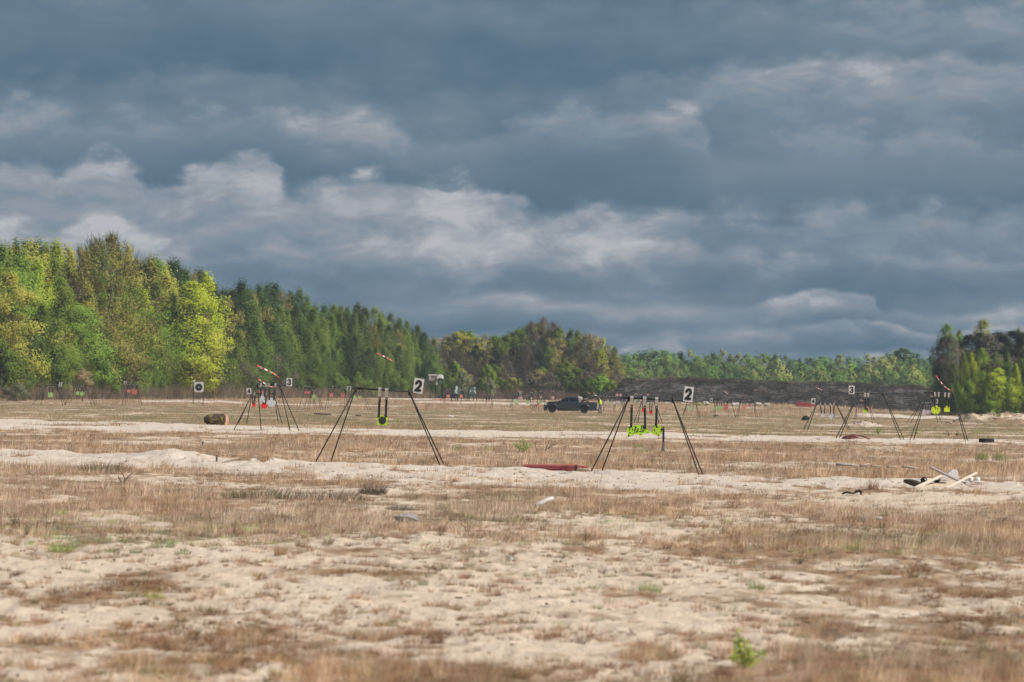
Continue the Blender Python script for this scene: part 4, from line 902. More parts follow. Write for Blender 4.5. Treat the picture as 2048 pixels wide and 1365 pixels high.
# ------------------------------------------------------------ the second rows
Y3, Y4 = 232.0, 287.0
stand('spindly black stand with the sign 3, standing left of centre by the pale track', Y3, (513.8, 768.3, 573, 771.4), [(515, 770, 466.6, 860), (515, 770, 522.6, 861), (559.5, 773, 580.9, 863), (559.5, 773, 598, 863)], .018, .5)
sign('white board with a black 3 on the left side of the field', '3', Y3, 578.6, 764.8, 11, 15.8, 1, .24, (570, 771.3, 576, 771.5))
plate('small white square plate behind the legs of the left stand numbered 3', Y3, ('rect', 520, 791.5, 529.8, 804.6), P_WHITE, [(521.8, 773.5, 521.2, 792), (532, 774, 529.3, 793)], 2.6, 5, spots=(9, .4, 1.1, 14, M_INK))
plate('big white disc hanging from the left stand numbered 3', Y3, ('disc', 542.8, 805, 8.8), P_WHITE, [(537.6, 774, 539, 799), (551, 774, 547.8, 799)], 2.6, 5, spots=(12, .3, .8, 15, M_INK))
stand('thin black stand with the sign 4, half hidden behind the left stand numbered 3', Y4, (503, 787, 547, 787.3), [(504, 789, 476, 847), (504, 789, 493, 846), (547.5, 789, 557.3, 848), (547.5, 789, 565, 848)], .018, .5)
sign('white board with a black 4 on the left side of the field', '4', Y4, 497.8, 782.8, 9, 12, -5, .2, (501, 788, 505, 787.4))
plate('small bright red square plate on the left stand numbered 4', Y4, ('rect', 504, 806, 511, 814), P_RED, [(505.4, 790, 505.6, 807), (509.4, 790, 509.8, 807)], 2.1, 3)
plate('bright red disc beside the big white disc on the left of the field', Y4, ('disc', 528.4, 812, 6.1), P_RED, [(525.5, 790, 526.5, 808), (532, 790, 531, 808)], 2.1, 3)
ribbon('long red and white tape streaming from a cane above the left stand numbered 3', Y3 + .3, [(515, 731.5), (521, 735.5), (530, 739), (540, 744), (549, 748.5), (558, 755.5)], 4.6, [(515.4, 730), (515.6, 769)])
ribbon('shorter red and white tape dipping across the bar of the left stand numbered 3', Y4, [(516.5, 758.5), (523, 763), (530, 768.3), (536, 771.5), (542, 774), (550, 775.2)], 3.8, [(516.2, 757.5), (511, 788)])
ribbon('red and white tape flying from a leaning cane before the dark birches', 228.0, [(754.5, 707.5), (761, 710), (770, 714), (779, 719), (788, 723.5)], 3.0, [(754.8, 707), (722, 762)])
YR3, YR3b, YR4, YR5 = 243.0, 242.0, 314.0, 464.0
stand('black stand with the sign 3 on the right, beside the rusty metal scrap', YR3, (1710, 787.5, 1772.5, 787.8), [(1716, 789, 1671, 876), (1716, 789, 1678, 877), (1766.2, 789, 1802, 879), (1766.2, 789, 1809, 879)], .018, .5)
sign('white board with a black 3 on the right side of the field', '3', YR3, 1703.3, 780.2, 11.4, 16.6, 0, .24, (1706, 787.6, 1713, 787.6))
def extra_r3(t, Y, yp, s):
    k = MB(); k.beam(W(1735, 813, Y) + Vector((0, -.06, 0)), W(1738.5, 823, Y) + Vector((0, -.06, 0)), 2 * s, .01, Vector((0, 1, 0))); k.build('orange_strip', P_ORED, t)
plate('tilted lime plate scarred black, hanging from the right stand numbered 3', YR3, ('rect', 1726.5, 816, 1736.5, 825.5), P_LIME, [(1730, 793.5, 1730.6, 817), (1736.5, 793.5, 1735.4, 818)], 3.2, 6, rot=-22, extra=extra_r3, spots=(10, .5, 1.5, 9, M_INK))
stand('black stand with a yellow disc and a yellow square, right-most large one', YR3b, (1847.4, 785.4, 1908.4, 789), [(1854.4, 787.5, 1819.5, 880), (1854.4, 787.5, 1827, 880), (1905.8, 790, 1931, 882), (1905.8, 790, 1936.5, 882)], .018, .5)
plate('large acid yellow disc at the right of the field', YR3b, ('disc', 1871.5, 820.2, 9.1), P_YEL, [(1870, 792.5, 1869.6, 813), (1877.4, 793, 1877.4, 813)], 2.8, 6.5, spots=(14, .4, 1.6, 12, M_INK))
plate('acid yellow square plate beside the large yellow disc', YR3b, ('rect', 1888.2, 812.2, 1899.2, 824), P_YEL, [(1890, 793.5, 1890.4, 814), (1897.6, 794, 1897, 814)], 2.8, 6.5, spots=(5, .3, 1.0, 13, M_INK))
ribbon('long red and white tape curving down from a cane before the right pines', YR3b, [(1873, 752.5), (1877, 759), (1883, 766.5), (1890, 774.5), (1897, 779), (1904.5, 783)], 3.2, [(1872.6, 751), (1856, 787)])
stand('thin black stand with the sign 4 on the right, in front of the earth bank', YR4, (1631, 807.7, 1676.7, 807.8), [(1633.5, 809, 1606.5, 860), (1633.5, 809, 1615, 860), (1672.3, 809, 1697, 860), (1672.3, 809, 1701, 861)], .02, .6)
sign('white board with a black 4 on the right side of the field', '4', YR4, 1626.4, 802.8, 8, 11.6, 2, .22, (1629, 807.6, 1633, 807.7))
plate('small off white rounded square plate hanging from the right stand numbered 4', YR4, ('rect', 1642, 826, 1650.2, 834.4), P_WHITE, [(1641, 811.5, 1642.6, 827), (1649.8, 811.5, 1648.8, 827)], 2.0, 3.8)
plate('white disc hanging from the right stand numbered 4', YR4, ('disc', 1663.5, 831.6, 6.7), P_WHITE, [(1660.2, 811.5, 1661, 827), (1668.2, 811.5, 1667.2, 827)], 2.0, 3.8, spots=(8, .3, .8, 16, M_INK))
ribbon('short red and white tape flying over the right stand numbered 4', YR4 + 1, [(1632, 776.3), (1637, 777.5), (1645, 781)], 2.2, [(1632, 776), (1634, 808)])
stand('faint thin stand with lilac plates, behind the yellow disc at the right', YR5, (1841.5, 803.6, 1868, 804), [(1843, 805, 1813, 845), (1843, 805, 1822, 845), (1867, 805, 1876, 848), (1867, 805, 1884, 849)], .022, .7)
plate('tall pale lilac plate left of the large yellow disc', YR5, ('rect', 1843, 819, 1852, 830.6), P_LILAC, [(1844.4, 806, 1844.6, 820), (1851, 806, 1850.5, 820)], 1.6)
plate('pale lilac disc left of the large yellow disc', YR5, ('disc', 1857.7, 824, 4.7), P_LILAC, [(1856, 806, 1856.4, 821), (1861.2, 806, 1860, 821)], 1.6)
sign('small white board with a black 5 seen above the large yellow disc', '5', YR5 + .2, 1873.3, 803, 5.6, 8.6, 0, .26)
ribbon('tiny red and white tape above the large yellow disc', YR5 + 2, [(1859.5, 792.4), (1863, 792.8), (1867, 794)], 2.2, [(1859.5, 792), (1861, 806)])

# ------------------------------------------------------------ distant stands and plates
YC = 362.0
stand('thin stand with a red disc seen between the lime animal shaped plates', YC, (1281, 804, 1312, 804.6), [(1282.4, 806, 1267, 845), (1282.4, 806, 1275, 846), (1309.5, 806, 1318, 850), (1309.5, 806, 1326, 852)], .02, .6)
plate('round signal red plate seen under the bar of the right large stand', YC, ('disc', 1301.5, 824.7, 3.7), P_RED, [(1299.3, 806.5, 1299.6, 822), (1304, 806.5, 1303.6, 822)], 1.5)
plate('small red plate half covered by the middle strap of the right large stand', YC, ('rect', 1283.6, 817, 1290, 824), P_RED, [(1284.8, 806, 1285.2, 818), (1289.4, 806, 1288.6, 818)], 1.3)
YA = 560.0
stand('left-most distant stand, a green square plate under its bar', YA, (90.8, 771.4, 117, 772), [(92.5, 772.5, 64, 810), (92.5, 772.5, 81, 810), (113, 773, 126, 812), (113, 773, 132, 812)], .024, .7)
sign('left-most tilted distant number board with a 2', '2', YA - .2, 120.8, 769.6, 6, 8.4, 14, .24)
plate('left-most green square plate in the distance', YA, ('rect', 95.9, 785, 106, 795), P_GREEN, [(98.4, 773.5, 98.6, 786), (105, 774, 104.6, 786)], 1.3)
stand('second distant stand from the left, with a green square and a green disc', YA + 8, (150.5, 771.3, 171, 771.6), [(151.5, 772.5, 128, 812), (151.5, 772.5, 137, 812), (170, 772.5, 184, 813), (170, 772.5, 191.6, 813)], .024, .7)
plate('little green square plate left of the distant green disc', YA + 8, ('rect', 151.8, 783.2, 158, 790), P_GREEN, [(152.8, 773, 153.2, 784), (157.2, 773, 156.8, 784)], 1.1)
plate('distant green disc near the left edge of the photo', YA + 8, ('disc', 164.6, 787.8, 4.7), P_GREEN, [(162.6, 773, 163, 785), (167.6, 773, 167, 785)], 1.1)
ribbon('tiny red and white tape flying level above the distant green disc', YA + 8, [(157, 752.6), (162, 751.8), (167.5, 751.6)], 1.9, [(157, 752), (156, 772)])
stand('third distant stand from the left, with a red disc and a red square', 600, (253, 768.4, 275, 769), [(254.5, 770, 244, 806), (254.5, 770, 250, 806), (273.5, 770, 279, 807), (273.5, 770, 284, 807)], .02, .7)
sign('tiny distant board with a dark 2 above the left red plates', '2', 600, 250.5, 766, 5, 6, 0, .26)
plate('faded red disc beside the left-most red square plate', 600, ('disc', 257.3, 782, 3.9), P_ORED, [(255.8, 770, 256, 780), (259.4, 770, 259, 780)], 1.0)
plate('left-most faded red square plate in the distance', 600, ('rect', 264.2, 778.4, 273.4, 789.3), P_ORED, [(265.8, 770, 266.2, 780), (272.4, 770, 271.8, 780)], 1.2)
def board():
    Y = 640.0; t = thing('ring_target', 'white square board with a large black disc in front of the brown scrub', 'target board', GP(397.5, Y))
    s = Y / FPX; m = MB(); m.prism(pp([(388, 765.4), (406.8, 764.6), (407, 783.4), (403, 785), (391, 784.8), (388.4, 782)], Y), Y - .04, Y + .04); m.build('board', M_BOARD, t, bevel=.02)
    m = MB(); c = W(397.7, 774.9, Y); m.prism(disc_poly(c.x, c.z, 7.3 * s, 28), Y - .052, Y - .042); d = m.build('black_disc', M_INK, t)
    m = MB(); m.prism(disc_poly(c.x, c.z, 1.1 * s, 14), Y - .062, Y - .053); m.build('centre_spot', M_BOARD, t)
    for px, kn in ((387.2, M_BOARD), (407, M_STEEL)):
        m = MB(); g = GP(px, Y); top = W(px, 764, Y + .08); g.x = top.x; g.y = Y + .08; m.tube([g - Vector((0, 0, .1)), top], .04, 8); p = m.build('post', M_STEEL, t)
        m = MB(); m.blob(top + Vector((0, -.05, .06)), .09, 3, .05); m.build('knob', kn, p)
board()
far = [
 (580, 'faded red plate left of the white square behind the left stand numbered 3', ('rect', 514.5, 782, 520, 787.4), P_ORED), (580, 'little red plate just above the white square plate', ('rect', 523, 781.5, 527.6, 785), P_ORED),
 (560, 'tiny red disc, left half of a pair in front of the dark birches', ('disc', 611.7, 784.8, 2.8), P_ORED), (560, 'tiny red square, right half of a pair in front of the dark birches', ('rect', 615.2, 782.4, 621, 788.6), P_ORED),
 (555, 'green square plate left of the left large stand', ('rect', 624.2, 789.6, 632.9, 798.6), P_GREEN),
 (570, 'faded red square plate, farther from the left large stand of two', ('rect', 659, 786.3, 666, 794.4), P_ORED), (570, 'faded red square plate, nearer to the left large stand of two', ('rect', 681.7, 786, 690, 795), P_ORED),
 (565, 'green pointed plate glimpsed through the left legs of the left large stand', ('poly', [(705, 797), (707, 790), (709.5, 789.4), (712.5, 796.4), (709, 798)]), P_GREEN), (565, 'small green plate just right of the left legs of the left large stand', ('rect', 717, 791, 722.6, 796), P_GREEN),
 (760, 'red plate left of the camouflage panels', ('rect', 893.3, 789.2, 899.8, 796.4), P_ORED), (760, 'red plate against the foot of the left camouflage panel', ('rect', 920, 789, 925.4, 796), P_ORED),
 (735, 'little red marker on the pale strip, left one of two below the dark post', ('rect', 880.2, 796.3, 883.2, 800.4), P_ORED), (735, 'little red marker on the pale strip, right one of two below the dark post', ('rect', 886.8, 796.8, 889.8, 802.4), P_ORED),
 (700, 'pink plate right of the camouflage panels', ('rect', 975.5, 799, 980.4, 804.8), P_PINK), (620, 'left of two pale green squares left of the pickup, larger', ('rect', 1027.7, 798.2, 1036, 807.9), P_PALEG),
 (620, 'smaller pale green square halfway between the larger one and the pickup', ('rect', 1051.8, 800.2, 1058.8, 807.6), P_PALEG), (690, 'tiny pink disc above the larger pale green square', ('disc', 1037.3, 795.8, 2.4), P_PINK),
 (690, 'tiny pink square right of the tiny pink disc', ('rect', 1040, 793.4, 1045.2, 799.4), P_PINK), (700, 'tiny beige disc above the smaller pale green square', ('disc', 1063, 796.8, 2.1), P_PALE),
 (640, 'pink disc over the lime plate in front of the pickup', ('disc', 1082, 794.9, 2.7), P_PINK), (610, 'lime green plate just in front of the pickup bonnet', ('rect', 1078.2, 800.2, 1084.2, 807.4), P_GREEN),
 (610, 'red drop shaped marker near the front of the pickup', ('poly', [(1075, 806), (1077, 805.2), (1079, 806.4), (1079, 813), (1076.8, 814.4), (1074.8, 812.6)]), P_ORED), (640, 'pink square plate above the pickup bonnet', ('rect', 1103, 792.6, 1108.6, 799.4), P_PINK),
 (640, 'left one of two touching pink discs right of the person', ('disc', 1234.2, 789.8, 2.8), P_PINK), (640, 'right one of two touching pink discs right of the person', ('disc', 1241.6, 790.2, 2.9), P_PINK),
 (620, 'pale disc directly right of the person in the vest', ('disc', 1211, 805.8, 3.2), P_PALE), (620, 'little pale green square between the pale discs', ('rect', 1217.8, 803, 1222.6, 808.4), P_PALEG),
 (620, 'pale disc right of the little pale green square', ('disc', 1228.2, 806, 3.4), P_PALE), (620, 'pale disc nearest to the right large stand', ('disc', 1238, 806, 4), P_PALE),
 (600, 'pale green square seen between the first two straps of the right large stand', ('rect', 1268.4, 799, 1275.6, 806.6), P_PALEG), (640, 'tiny pink plate close to the middle strap of the right large stand', ('rect', 1280.6, 798.6, 1284.6, 803.6), P_PINK),
 (520, 'pale green square just below the right sign numbered 2', ('rect', 1378.5, 812.4, 1387.6, 821.6), P_PALEG),
 (530, 'green square plate, left one of the green pair right of the right sign 2', ('rect', 1428.2, 812.8, 1435, 821), P_GREEN), (530, 'green disc, right one of the green pair right of the right sign 2', ('disc', 1441, 815.2, 3.7), P_GREEN),
 (530, 'brighter red square plate with a white centre right of the green pair', ('rect', 1446.6, 809.2, 1455.4, 819.6), P_ORED),
 (525, 'red disc on the distant stand left of the red barrier', ('disc', 1488.2, 814.4, 3.8), P_ORED), (525, 'smallest red plate right of the red disc on its stand', ('rect', 1496.8, 810, 1501.2, 814.6), P_ORED),
 (520, 'pink disc just left of the tilted plate of the right stand numbered 3', ('disc', 1719.4, 822, 3.8), P_PINK)]
for Y, lab, sh, pm in far:
    if sh[0] == 'disc': x0, x1, y0 = sh[1] - sh[3] * .6, sh[1] + sh[3] * .6, sh[2] - sh[3] * .8
    elif sh[0] == 'rect': x0, x1, y0 = sh[1] + 1, sh[3] - 1, sh[2] + .5
    else: x0 = min(p[0] for p in sh[1]) + 1; x1 = max(p[0] for p in sh[1]) - 1; y0 = min(p[1] for p in sh[1]) + 1.5
    marker = 'marker' in lab
    t = plate(lab, Y, sh, pm, [] if marker else [(x0, y0 - 9, x0 + .2, y0), (x1, y0 - 9, x1 - .2, y0)], 1.0, group='small distant targets')
    if marker:
        cxp = (x0 + x1) / 2; m = MB(); g = GP(cxp, Y); m.tube([(g.x, Y + .03, g.z - .1), (g.x, Y + .03, W(cxp, y0, Y).z)], .02, 6); m.build('stake', M_STEEL, t)
for Y, bar, legs, lab in (
 (580, (511, 776.5, 530, 776.8), [(512, 778, 505, 812), (512, 778, 509, 812), (529, 778, 533, 812), (529, 778, 537, 812)], 'faint distant stand seen through the bar of the left stand numbered 3'),
 (560, (609, 775, 622, 775.4), [(610, 777, 597, 812), (619, 778, 608, 811), (622, 777, 630, 812), (622, 777, 634, 812)], 'distant stand carrying the tiny red pair before the dark birches'),
 (555, (623, 777.5, 636, 778), [(624, 780, 619, 813), (624, 780, 614, 813), (635, 780, 641, 813), (635, 780, 646, 813)], 'distant stand above the green square left of the left large stand'),
 (570, (657, 775.5, 692, 776.5), [(659, 778, 650, 812), (659, 778, 655, 812), (690, 778, 689, 813), (690, 778, 697, 813)], 'distant stand carrying two faded red squares, left of the left large stand'),
 (565, (703, 778.5, 727, 779.5), [(704, 781, 689, 814), (704, 781, 693, 814), (725, 781, 736, 814), (725, 781, 742, 815)], 'distant stand showing behind the left end of the left large stand'),
 (760, (891, 780, 902, 780.2), [(892, 781, 889, 800), (892, 781, 890, 800), (901, 781, 903, 800), (901, 781, 905, 800)], 'distant stand over the red plate left of the camouflage panels'),
 (700, (973, 790, 983, 790.2), [(974, 791, 970, 809), (974, 791, 972, 809), (982, 791, 984, 809), (982, 791, 986, 809)], 'distant stand over the pink plate right of the camouflage panels'),
 (620, (1025, 789, 1061, 790), [(1026.5, 791, 1018, 816), (1026.5, 791, 1023, 816), (1059.5, 791, 1062, 817), (1059.5, 791, 1066, 817)], 'wide distant stand over the two pale green squares'),
 (690, (1035, 786.4, 1066, 787), [(1036, 788, 1031, 808), (1036, 788, 1034, 808), (1065, 788, 1066, 809), (1065, 788, 1069, 809)], 'farthest faint stand over the tiny pink disc and square'),
 (610, (1076, 791, 1088, 791.2), [(1077, 793, 1066, 816), (1077, 793, 1071, 816), (1086.5, 793, 1090, 817), (1086.5, 793, 1095, 817)], 'distant stand whose right legs vanish behind the pickup bonnet'),
 (620, (1207, 796, 1243, 796.6), [(1208, 798, 1200, 820), (1208, 798, 1207, 822), (1242, 798, 1246, 820), (1242, 798, 1250, 820)], 'distant stand carrying the pale discs right of the person'),
 (640, (1231, 780.4, 1246, 780.8), [(1232, 782, 1227, 812), (1232, 782, 1230, 812), (1245, 782, 1249, 812), (1245, 782, 1252, 812)], 'distant stand over the two touching pink discs'),
 (600, (1266, 791, 1286, 791.5), [(1267, 793, 1259, 824), (1267, 793, 1263, 824), (1285, 793, 1290, 824), (1285, 793, 1294, 824)], 'distant stand showing over the bar of the right large stand'),
 (520, (1374, 802, 1392, 802.4), [(1375, 804, 1367, 836), (1375, 804, 1364, 836), (1391, 804, 1396, 838), (1391, 804, 1400, 838)], 'distant stand directly behind the right sign numbered 2'),
 (530, (1425, 799.5, 1464, 800.2), [(1434, 802, 1427, 833), (1436, 802, 1430, 833), (1455, 802, 1457, 833), (1462, 802, 1471, 834)], 'distant stand carrying the green pair and the brighter red square'),
 (525, (1480, 799.6, 1508, 800.2), [(1482, 802, 1471, 834), (1482, 802, 1475, 834), (1507, 802, 1512, 836), (1507, 802, 1516, 836)], 'distant stand carrying the red disc left of the red barrier'),
 (520, (1714, 807.6, 1740, 808), [(1715, 809, 1708, 838), (1715, 809, 1711, 838), (1739, 809, 1743, 839), (1739, 809, 1748, 839)], 'faint stand behind the right stand numbered 3')):
    stand(lab, Y, bar, legs, .020, .6, group='faint distant target stands')
for Y, lab, cx, cy, w, h, ch, rot in ((570, 'distant white board with a dark mark left of the left large stand', 697.8, 777.2, 8, 7.6, '2', 8), (690, 'tiny white rimmed board over the tiny pink disc', 1041, 789.3, 4, 6.6, '0', 0),
     (600, 'tiny board with a black ring between the straps of the right large stand', 1278.2, 801.5, 5, 7, '0', 0), (530, 'tiny white board on the distant stand with the green pair', 1423, 800.8, 4.4, 7, '4', 0)):
    sign(lab, ch, Y - .1, cx, cy, w, h, rot, .24)
for Y, lab, pts, pole in ((570, 'tiny orange tape before the birches left of the left large stand', [(664, 770.5), (665, 773.5), (667.5, 776.5)], [(664, 770), (664, 790)]),
     (565, 'red tape slanting above the left end of the left large stand', [(711.8, 765), (714.5, 770), (717.5, 775)], [(711.8, 764.5), (709, 790)]),
     (690, 'tiny red and white tape over the tiny white rimmed board', [(1034.6, 783.2), (1038, 782.4), (1042, 782.4)], [(1034.6, 783), (1037, 800)]),
     (690, 'tiny red tape between the pale green squares', [(1054, 791), (1056.5, 788), (1057, 785.5)], [(1054, 791), (1055, 806)]),
     (640, 'red tape with a white tip flying above the back of the pickup', [(1174.6, 784), (1176.6, 786.8), (1180.6, 787.8)], [(1174.6, 784), (1175, 806)]),
     (640, 'thin red tape above the raised end of the pickup cover', [(1186.6, 785), (1189, 787.6), (1191, 789.5)], [(1186.6, 785), (1187, 806)]),
     (600, 'beige red tape above the left strap of the right large stand', [(1270, 789.5), (1272.4, 787.2), (1275, 789.6)], [(1270, 789.5), (1270, 806)]),
     (600, 'dark and white tape above the bar of the right large stand', [(1293, 787.8), (1296, 790), (1298.8, 791.8)], [(1293, 787.8), (1295, 806)]),
     (530, 'faint reddish tape slanting in front of the bank, right of the right sign 2', [(1448.5, 782), (1452, 785.5), (1457.5, 789.6)], [(1448.5, 782), (1449, 800)]),
     (520, 'faint reddish tape left of the plate of the right stand numbered 3', [(1720, 800.6), (1723, 801), (1726.4, 802)], [(1720, 800.6), (1720, 812)]),
     (700, 'small white tag hanging before the dark wood, above the bonnet of the pickup', [(1088.8, 784.4), (1089.6, 785.6), (1090, 787.2)], [(1088.6, 784), (1088, 802)]),
     (540, 'white speck of tape in front of the bank, above the row of white stones', [(1509.6, 779.6), (1510.6, 780.4), (1511.4, 781.4)], [(1509.6, 779.4), (1509, 802)])):
    ribbon(lab, Y, pts, 2.0, pole, 'tiny distant tape flags')
# ------------------------------------------------------------ pickup
M_PAINT = mat('dark_blue_grey_paint', (.030, .043, .054), .35, .2, var=.08, scale=3, coat=.5)
M_GLASS = mat('dark_car_glass', (.008, .011, .013), .12, var=.1, spec=.35); M_TRIM = mat('black_plastic', (.012, .012, .013), .6, var=.2)
M_LAMP = mat('headlight_glass', (.45, .5, .52), .15, var=.1, spec=.8); M_TAIL = mat('tail_lamp_glass', (.30, .06, .04), .3, var=.1)
def pickup():
    Y = 590.0; s = Y / FPX; g = GP(1141, Y); t = thing('pickup_truck', 'dark blue grey double cab pickup with its load cover raised at the back', 'pickup truck', g)
    def L(px, py): return ((px - 1141) * s, (825.6 - (py - .0166 * (px - 1141))) * s)
    def P(l): return [L(a, b) for a, b in l]
    def arch(cx, cy, r, n=9): return [(cx + r * math.cos(math.pi * (1 - i / (n - 1)) ) * -1, cy - r * math.sin(math.pi * i / (n - 1))) for i in range(n)]
    def low(z, x):   # half width of the body, tucked in a little at the sills and towards the nose
        e = max(0, (-x - 2.0) / .75); e2 = max(0, (x - 2.45) / .4)
        return .93 - .05 * abs(z - .85) / .6 - .20 * min(1, e) ** 2 - .06 * min(1, e2)
    wh = [(1104.2, 817.4), (1168.4, 818.3)]; r = 9.4
    a1 = [(wh[0][0] + r * math.cos(rad(q)), wh[0][1] - r * math.sin(rad(q))) for q in range(-15, 200, 21)]
    a2 = [(wh[1][0] + r * math.cos(rad(q)), wh[1][1] - r * math.sin(rad(q))) for q in range(-15, 200, 21)]
    body = [(1088.8, 819.6), (1088, 815), (1088.4, 810), (1090, 807.3), (1094, 805.2), (1103.4, 803.3), (1112, 802.2), (1119, 801.2), (1124, 803.2), (1157, 804), (1159.5, 803.8), (1176, 804.2), (1193, 804.4), (1193.6, 812), (1193.2, 819), (1190, 821)] + a2 + [(1150, 821.6), (1122, 821.2)] + a1 + [(1092, 821)]
    m = MB(); m.prism(P(body), -1, 1, low, g); m.build('body', M_PAINT, t, bevel=.05)
    def cabw(z, x): return .88 - max(0, z - 1.12) * .34
    cab = [(1117.5, 802.8), (1121, 799.6), (1126, 796.4), (1130.5, 794), (1136, 792.7), (1146, 792.5), (1154, 793.2), (1157, 795.2), (1158.2, 799), (1159, 805)]
    m = MB(); m.prism(P(cab), -1, 1, cabw, g); c = m.build('cab', M_PAINT, t, bevel=.04)
    def win(name, pts, par, mt=M_GLASS):
        m = MB(); n = len(pts); v = []
        for sd_ in (-1, 1):
            for q in (.012, .004):
                for x, z in P(pts): v.append(Vector((x, sd_ * (cabw(z, x) + q), z)) + g)
        m.add(v[:2 * n], [tuple(range(n)), tuple(range(2 * n - 1, n - 1, -1))] + [(i, i + n, (i + 1) % n + n, (i + 1) % n) for i in range(n)])
        m.build(name, mt, par)
        m = MB(); m.add(v[2 * n:], [tuple(reversed(range(n))), tuple(range(n, 2 * n))] + [(i, (i + 1) % n, (i + 1) % n + n, i + n) for i in range(n)]); m.build(name, mt, par)
    m = MB(); m.box(g + Vector((0.1, 0, .78)), (4.9, 1.5, .75)); m.build('inner_arches', M_TRIM, t)
    win('side_window', [(1121.6, 802.6), (1125.5, 798.6), (1130, 795.8), (1136, 794.9), (1136.2, 802.8)], c)
    win('side_window', [(1138, 802.8), (1137.8, 794.8), (1147, 794.7), (1153.6, 795.3), (1155, 802.6)], c)
    # windscreen
    a = L(1119.2, 801.6); b = L(1130.6, 794.3); m = MB()
    for k in (.86, .72): pass
    m.add([g + Vector((a[0] - .02, -.80, a[1] + .02)), g + Vector((a[0] - .02, .80, a[1] + .02)), g + Vector((b[0] - .03, .70, b[1] + .0)), g + Vector((b[0] - .03, -.70, b[1] + .0)),
           g + Vector((a[0] + .03, -.80, a[1] - .03)), g + Vector((a[0] + .03, .80, a[1] - .03)), g + Vector((b[0] + .02, .70, b[1] - .05)), g + Vector((b[0] + .02, -.70, b[1] - .05))],
          [(0, 1, 2, 3), (7, 6, 5, 4), (0, 4, 5, 1), (1, 5, 6, 2), (2, 6, 7, 3), (3, 7, 4, 0)]); m.build('windscreen', M_GLASS, c)
    for (cx, cy) in wh:
        for sd_ in (-1, 1):
            x, z = L(cx, cy); rr = .415; z = rr - .01; ctr = g + Vector((x, sd_ * .80, z))
            m = MB(); prof = [(.10, .24), (.13, rr - .05), (.10, rr - .01), (.04, rr), (-.04, rr), (-.10, rr - .01), (-.13, rr - .05), (-.10, .24)]
            n = 28; vs = [ctr + Vector((math.cos(6.2832 * k / n) * q, o, math.sin(6.2832 * k / n) * q)) for k in range(n) for o, q in prof]; M = len(prof)
            m.add(vs, [(k * M + i, k * M + (i + 1) % M, ((k + 1) % n) * M + (i + 1) % M, ((k + 1) % n) * M + i) for k in range(n) for i in range(M)], True); w = m.build('wheel', M_TYRE, t)
            m = MB(); m.tube([ctr + Vector((0, sd_ * .07, 0)), ctr + Vector((0, sd_ * .09, 0))], .06, 10); 
            for k in range(6):
                an = k * math.pi / 3; d = Vector((math.cos(an), 0, math.sin(an))); m.beam(ctr + Vector((0, sd_ * .075, 0)), ctr + d * .25 + Vector((0, sd_ * .085, 0)), .06, .02, Vector((0, 1, 0)))
            m.tube([ctr + Vector((0, -.02, 0)), ctr + Vector((0, .02, 0))], .245, 20); m.build('rim', M_TRIM, w)
            # flare over the wheel
            m = MB(); vs = []
            for i in range(11):
                an = rad(-12 + i * 20.4); 
                for q, o in ((.50, .905), (.58, .90), (.58, .96), (.50, .97)): vs.append(g + Vector((x, 0, z)) + Vector((math.cos(an) * q, sd_ * o, math.sin(an) * q)))
            m.add(vs, [(i * 4 + k, i * 4 + (k + 1) % 4, (i + 1) * 4 + (k + 1) % 4, (i + 1) * 4 + k) for i in range(10) for k in range(4)], True); m.build('wheel_flare', M_PAINT, t)
    for sd_ in (-1, 1):
        x, z = L(1090.6, 808); m = MB(); m.box(g + Vector((x + .02, sd_ * .72, z - .02)), (.22, .24, .15), Matrix.Rotation(rad(12), 3, 'Y')); m.build('headlight', M_LAMP, t, bevel=.03)
        x, z = L(1119.6, 802.6); m = MB(); m.box(g + Vector((x, sd_ * 1.02, z + .02)), (.16, .22, .19)); m.build('wing_mirror', M_TRIM, t, bevel=.04)
        x, z = L(1192.7, 808); m = MB(); m.box(g + Vector((x + .02, sd_ * .84, z)), (.08, .12, .36)); m.build('tail_lamp', M_TAIL, t, bevel=.02)
        for px in (1136.5, 1155.5): x, z = L(px, 806.6); m = MB(); m.box(g + Vector((x, sd_ * .94, z)), (.16, .03, .035)); m.build('door_handle', M_TRIM, t)
        x0, _z = L(1114.5, 820); x1, _z = L(1158.5, 820); m = MB(); m.tube([g + Vector((x0, sd_ * .90, .40)), g + Vector((x1, sd_ * .90, .40))], .045, 8); m.build('side_step', M_TRIM, t)
        x, z = L(1122, 812); m = MB()
    x, z = L(1088.6, 817.8); m = MB(); m.box(g + Vector((x + .02, 0, z)), (.16, 1.6, .26)); m.build('front_bumper', M_TRIM, t, bevel=.05)
    x, z = L(1088.2, 811); m = MB(); m.box(g + Vector((x + .03, 0, z)), (.10, 1.1, .30)); m.build('grille', M_TRIM, t, bevel=.02)
    x, z = L(1195, 819.6); m = MB(); m.box(g + Vector((x, 0, z)), (.22, 1.6, .16)); m.build('rear_bumper', M_TRIM, t, bevel=.04)
    # raised load cover, hinged behind the cab, with its struts
    a = L(1161.5, 803.6); b = L(1192.6, 791.6); m = MB(); m.beam(g + Vector((a[0], 0, a[1])), g + Vector((b[0], 0, b[1])), 1.55, .13); cv = m.build('load_cover', M_TRIM, t, bevel=.04)
    for sd_ in (-1, 1): p = L(1172, 804); q = L(1183, 796); m = MB(); m.tube([g + Vector((p[0], sd_ * .70, p[1])), g + Vector((q[0], sd_ * .70, q[1]))], .015, 6); m.build('strut', M_ZINC, cv)
    return g, L
PG, PL = pickup()
def at_pickup(px, py, dy=0): x, z = PL(px, py); return PG + Vector((x, dy, z))
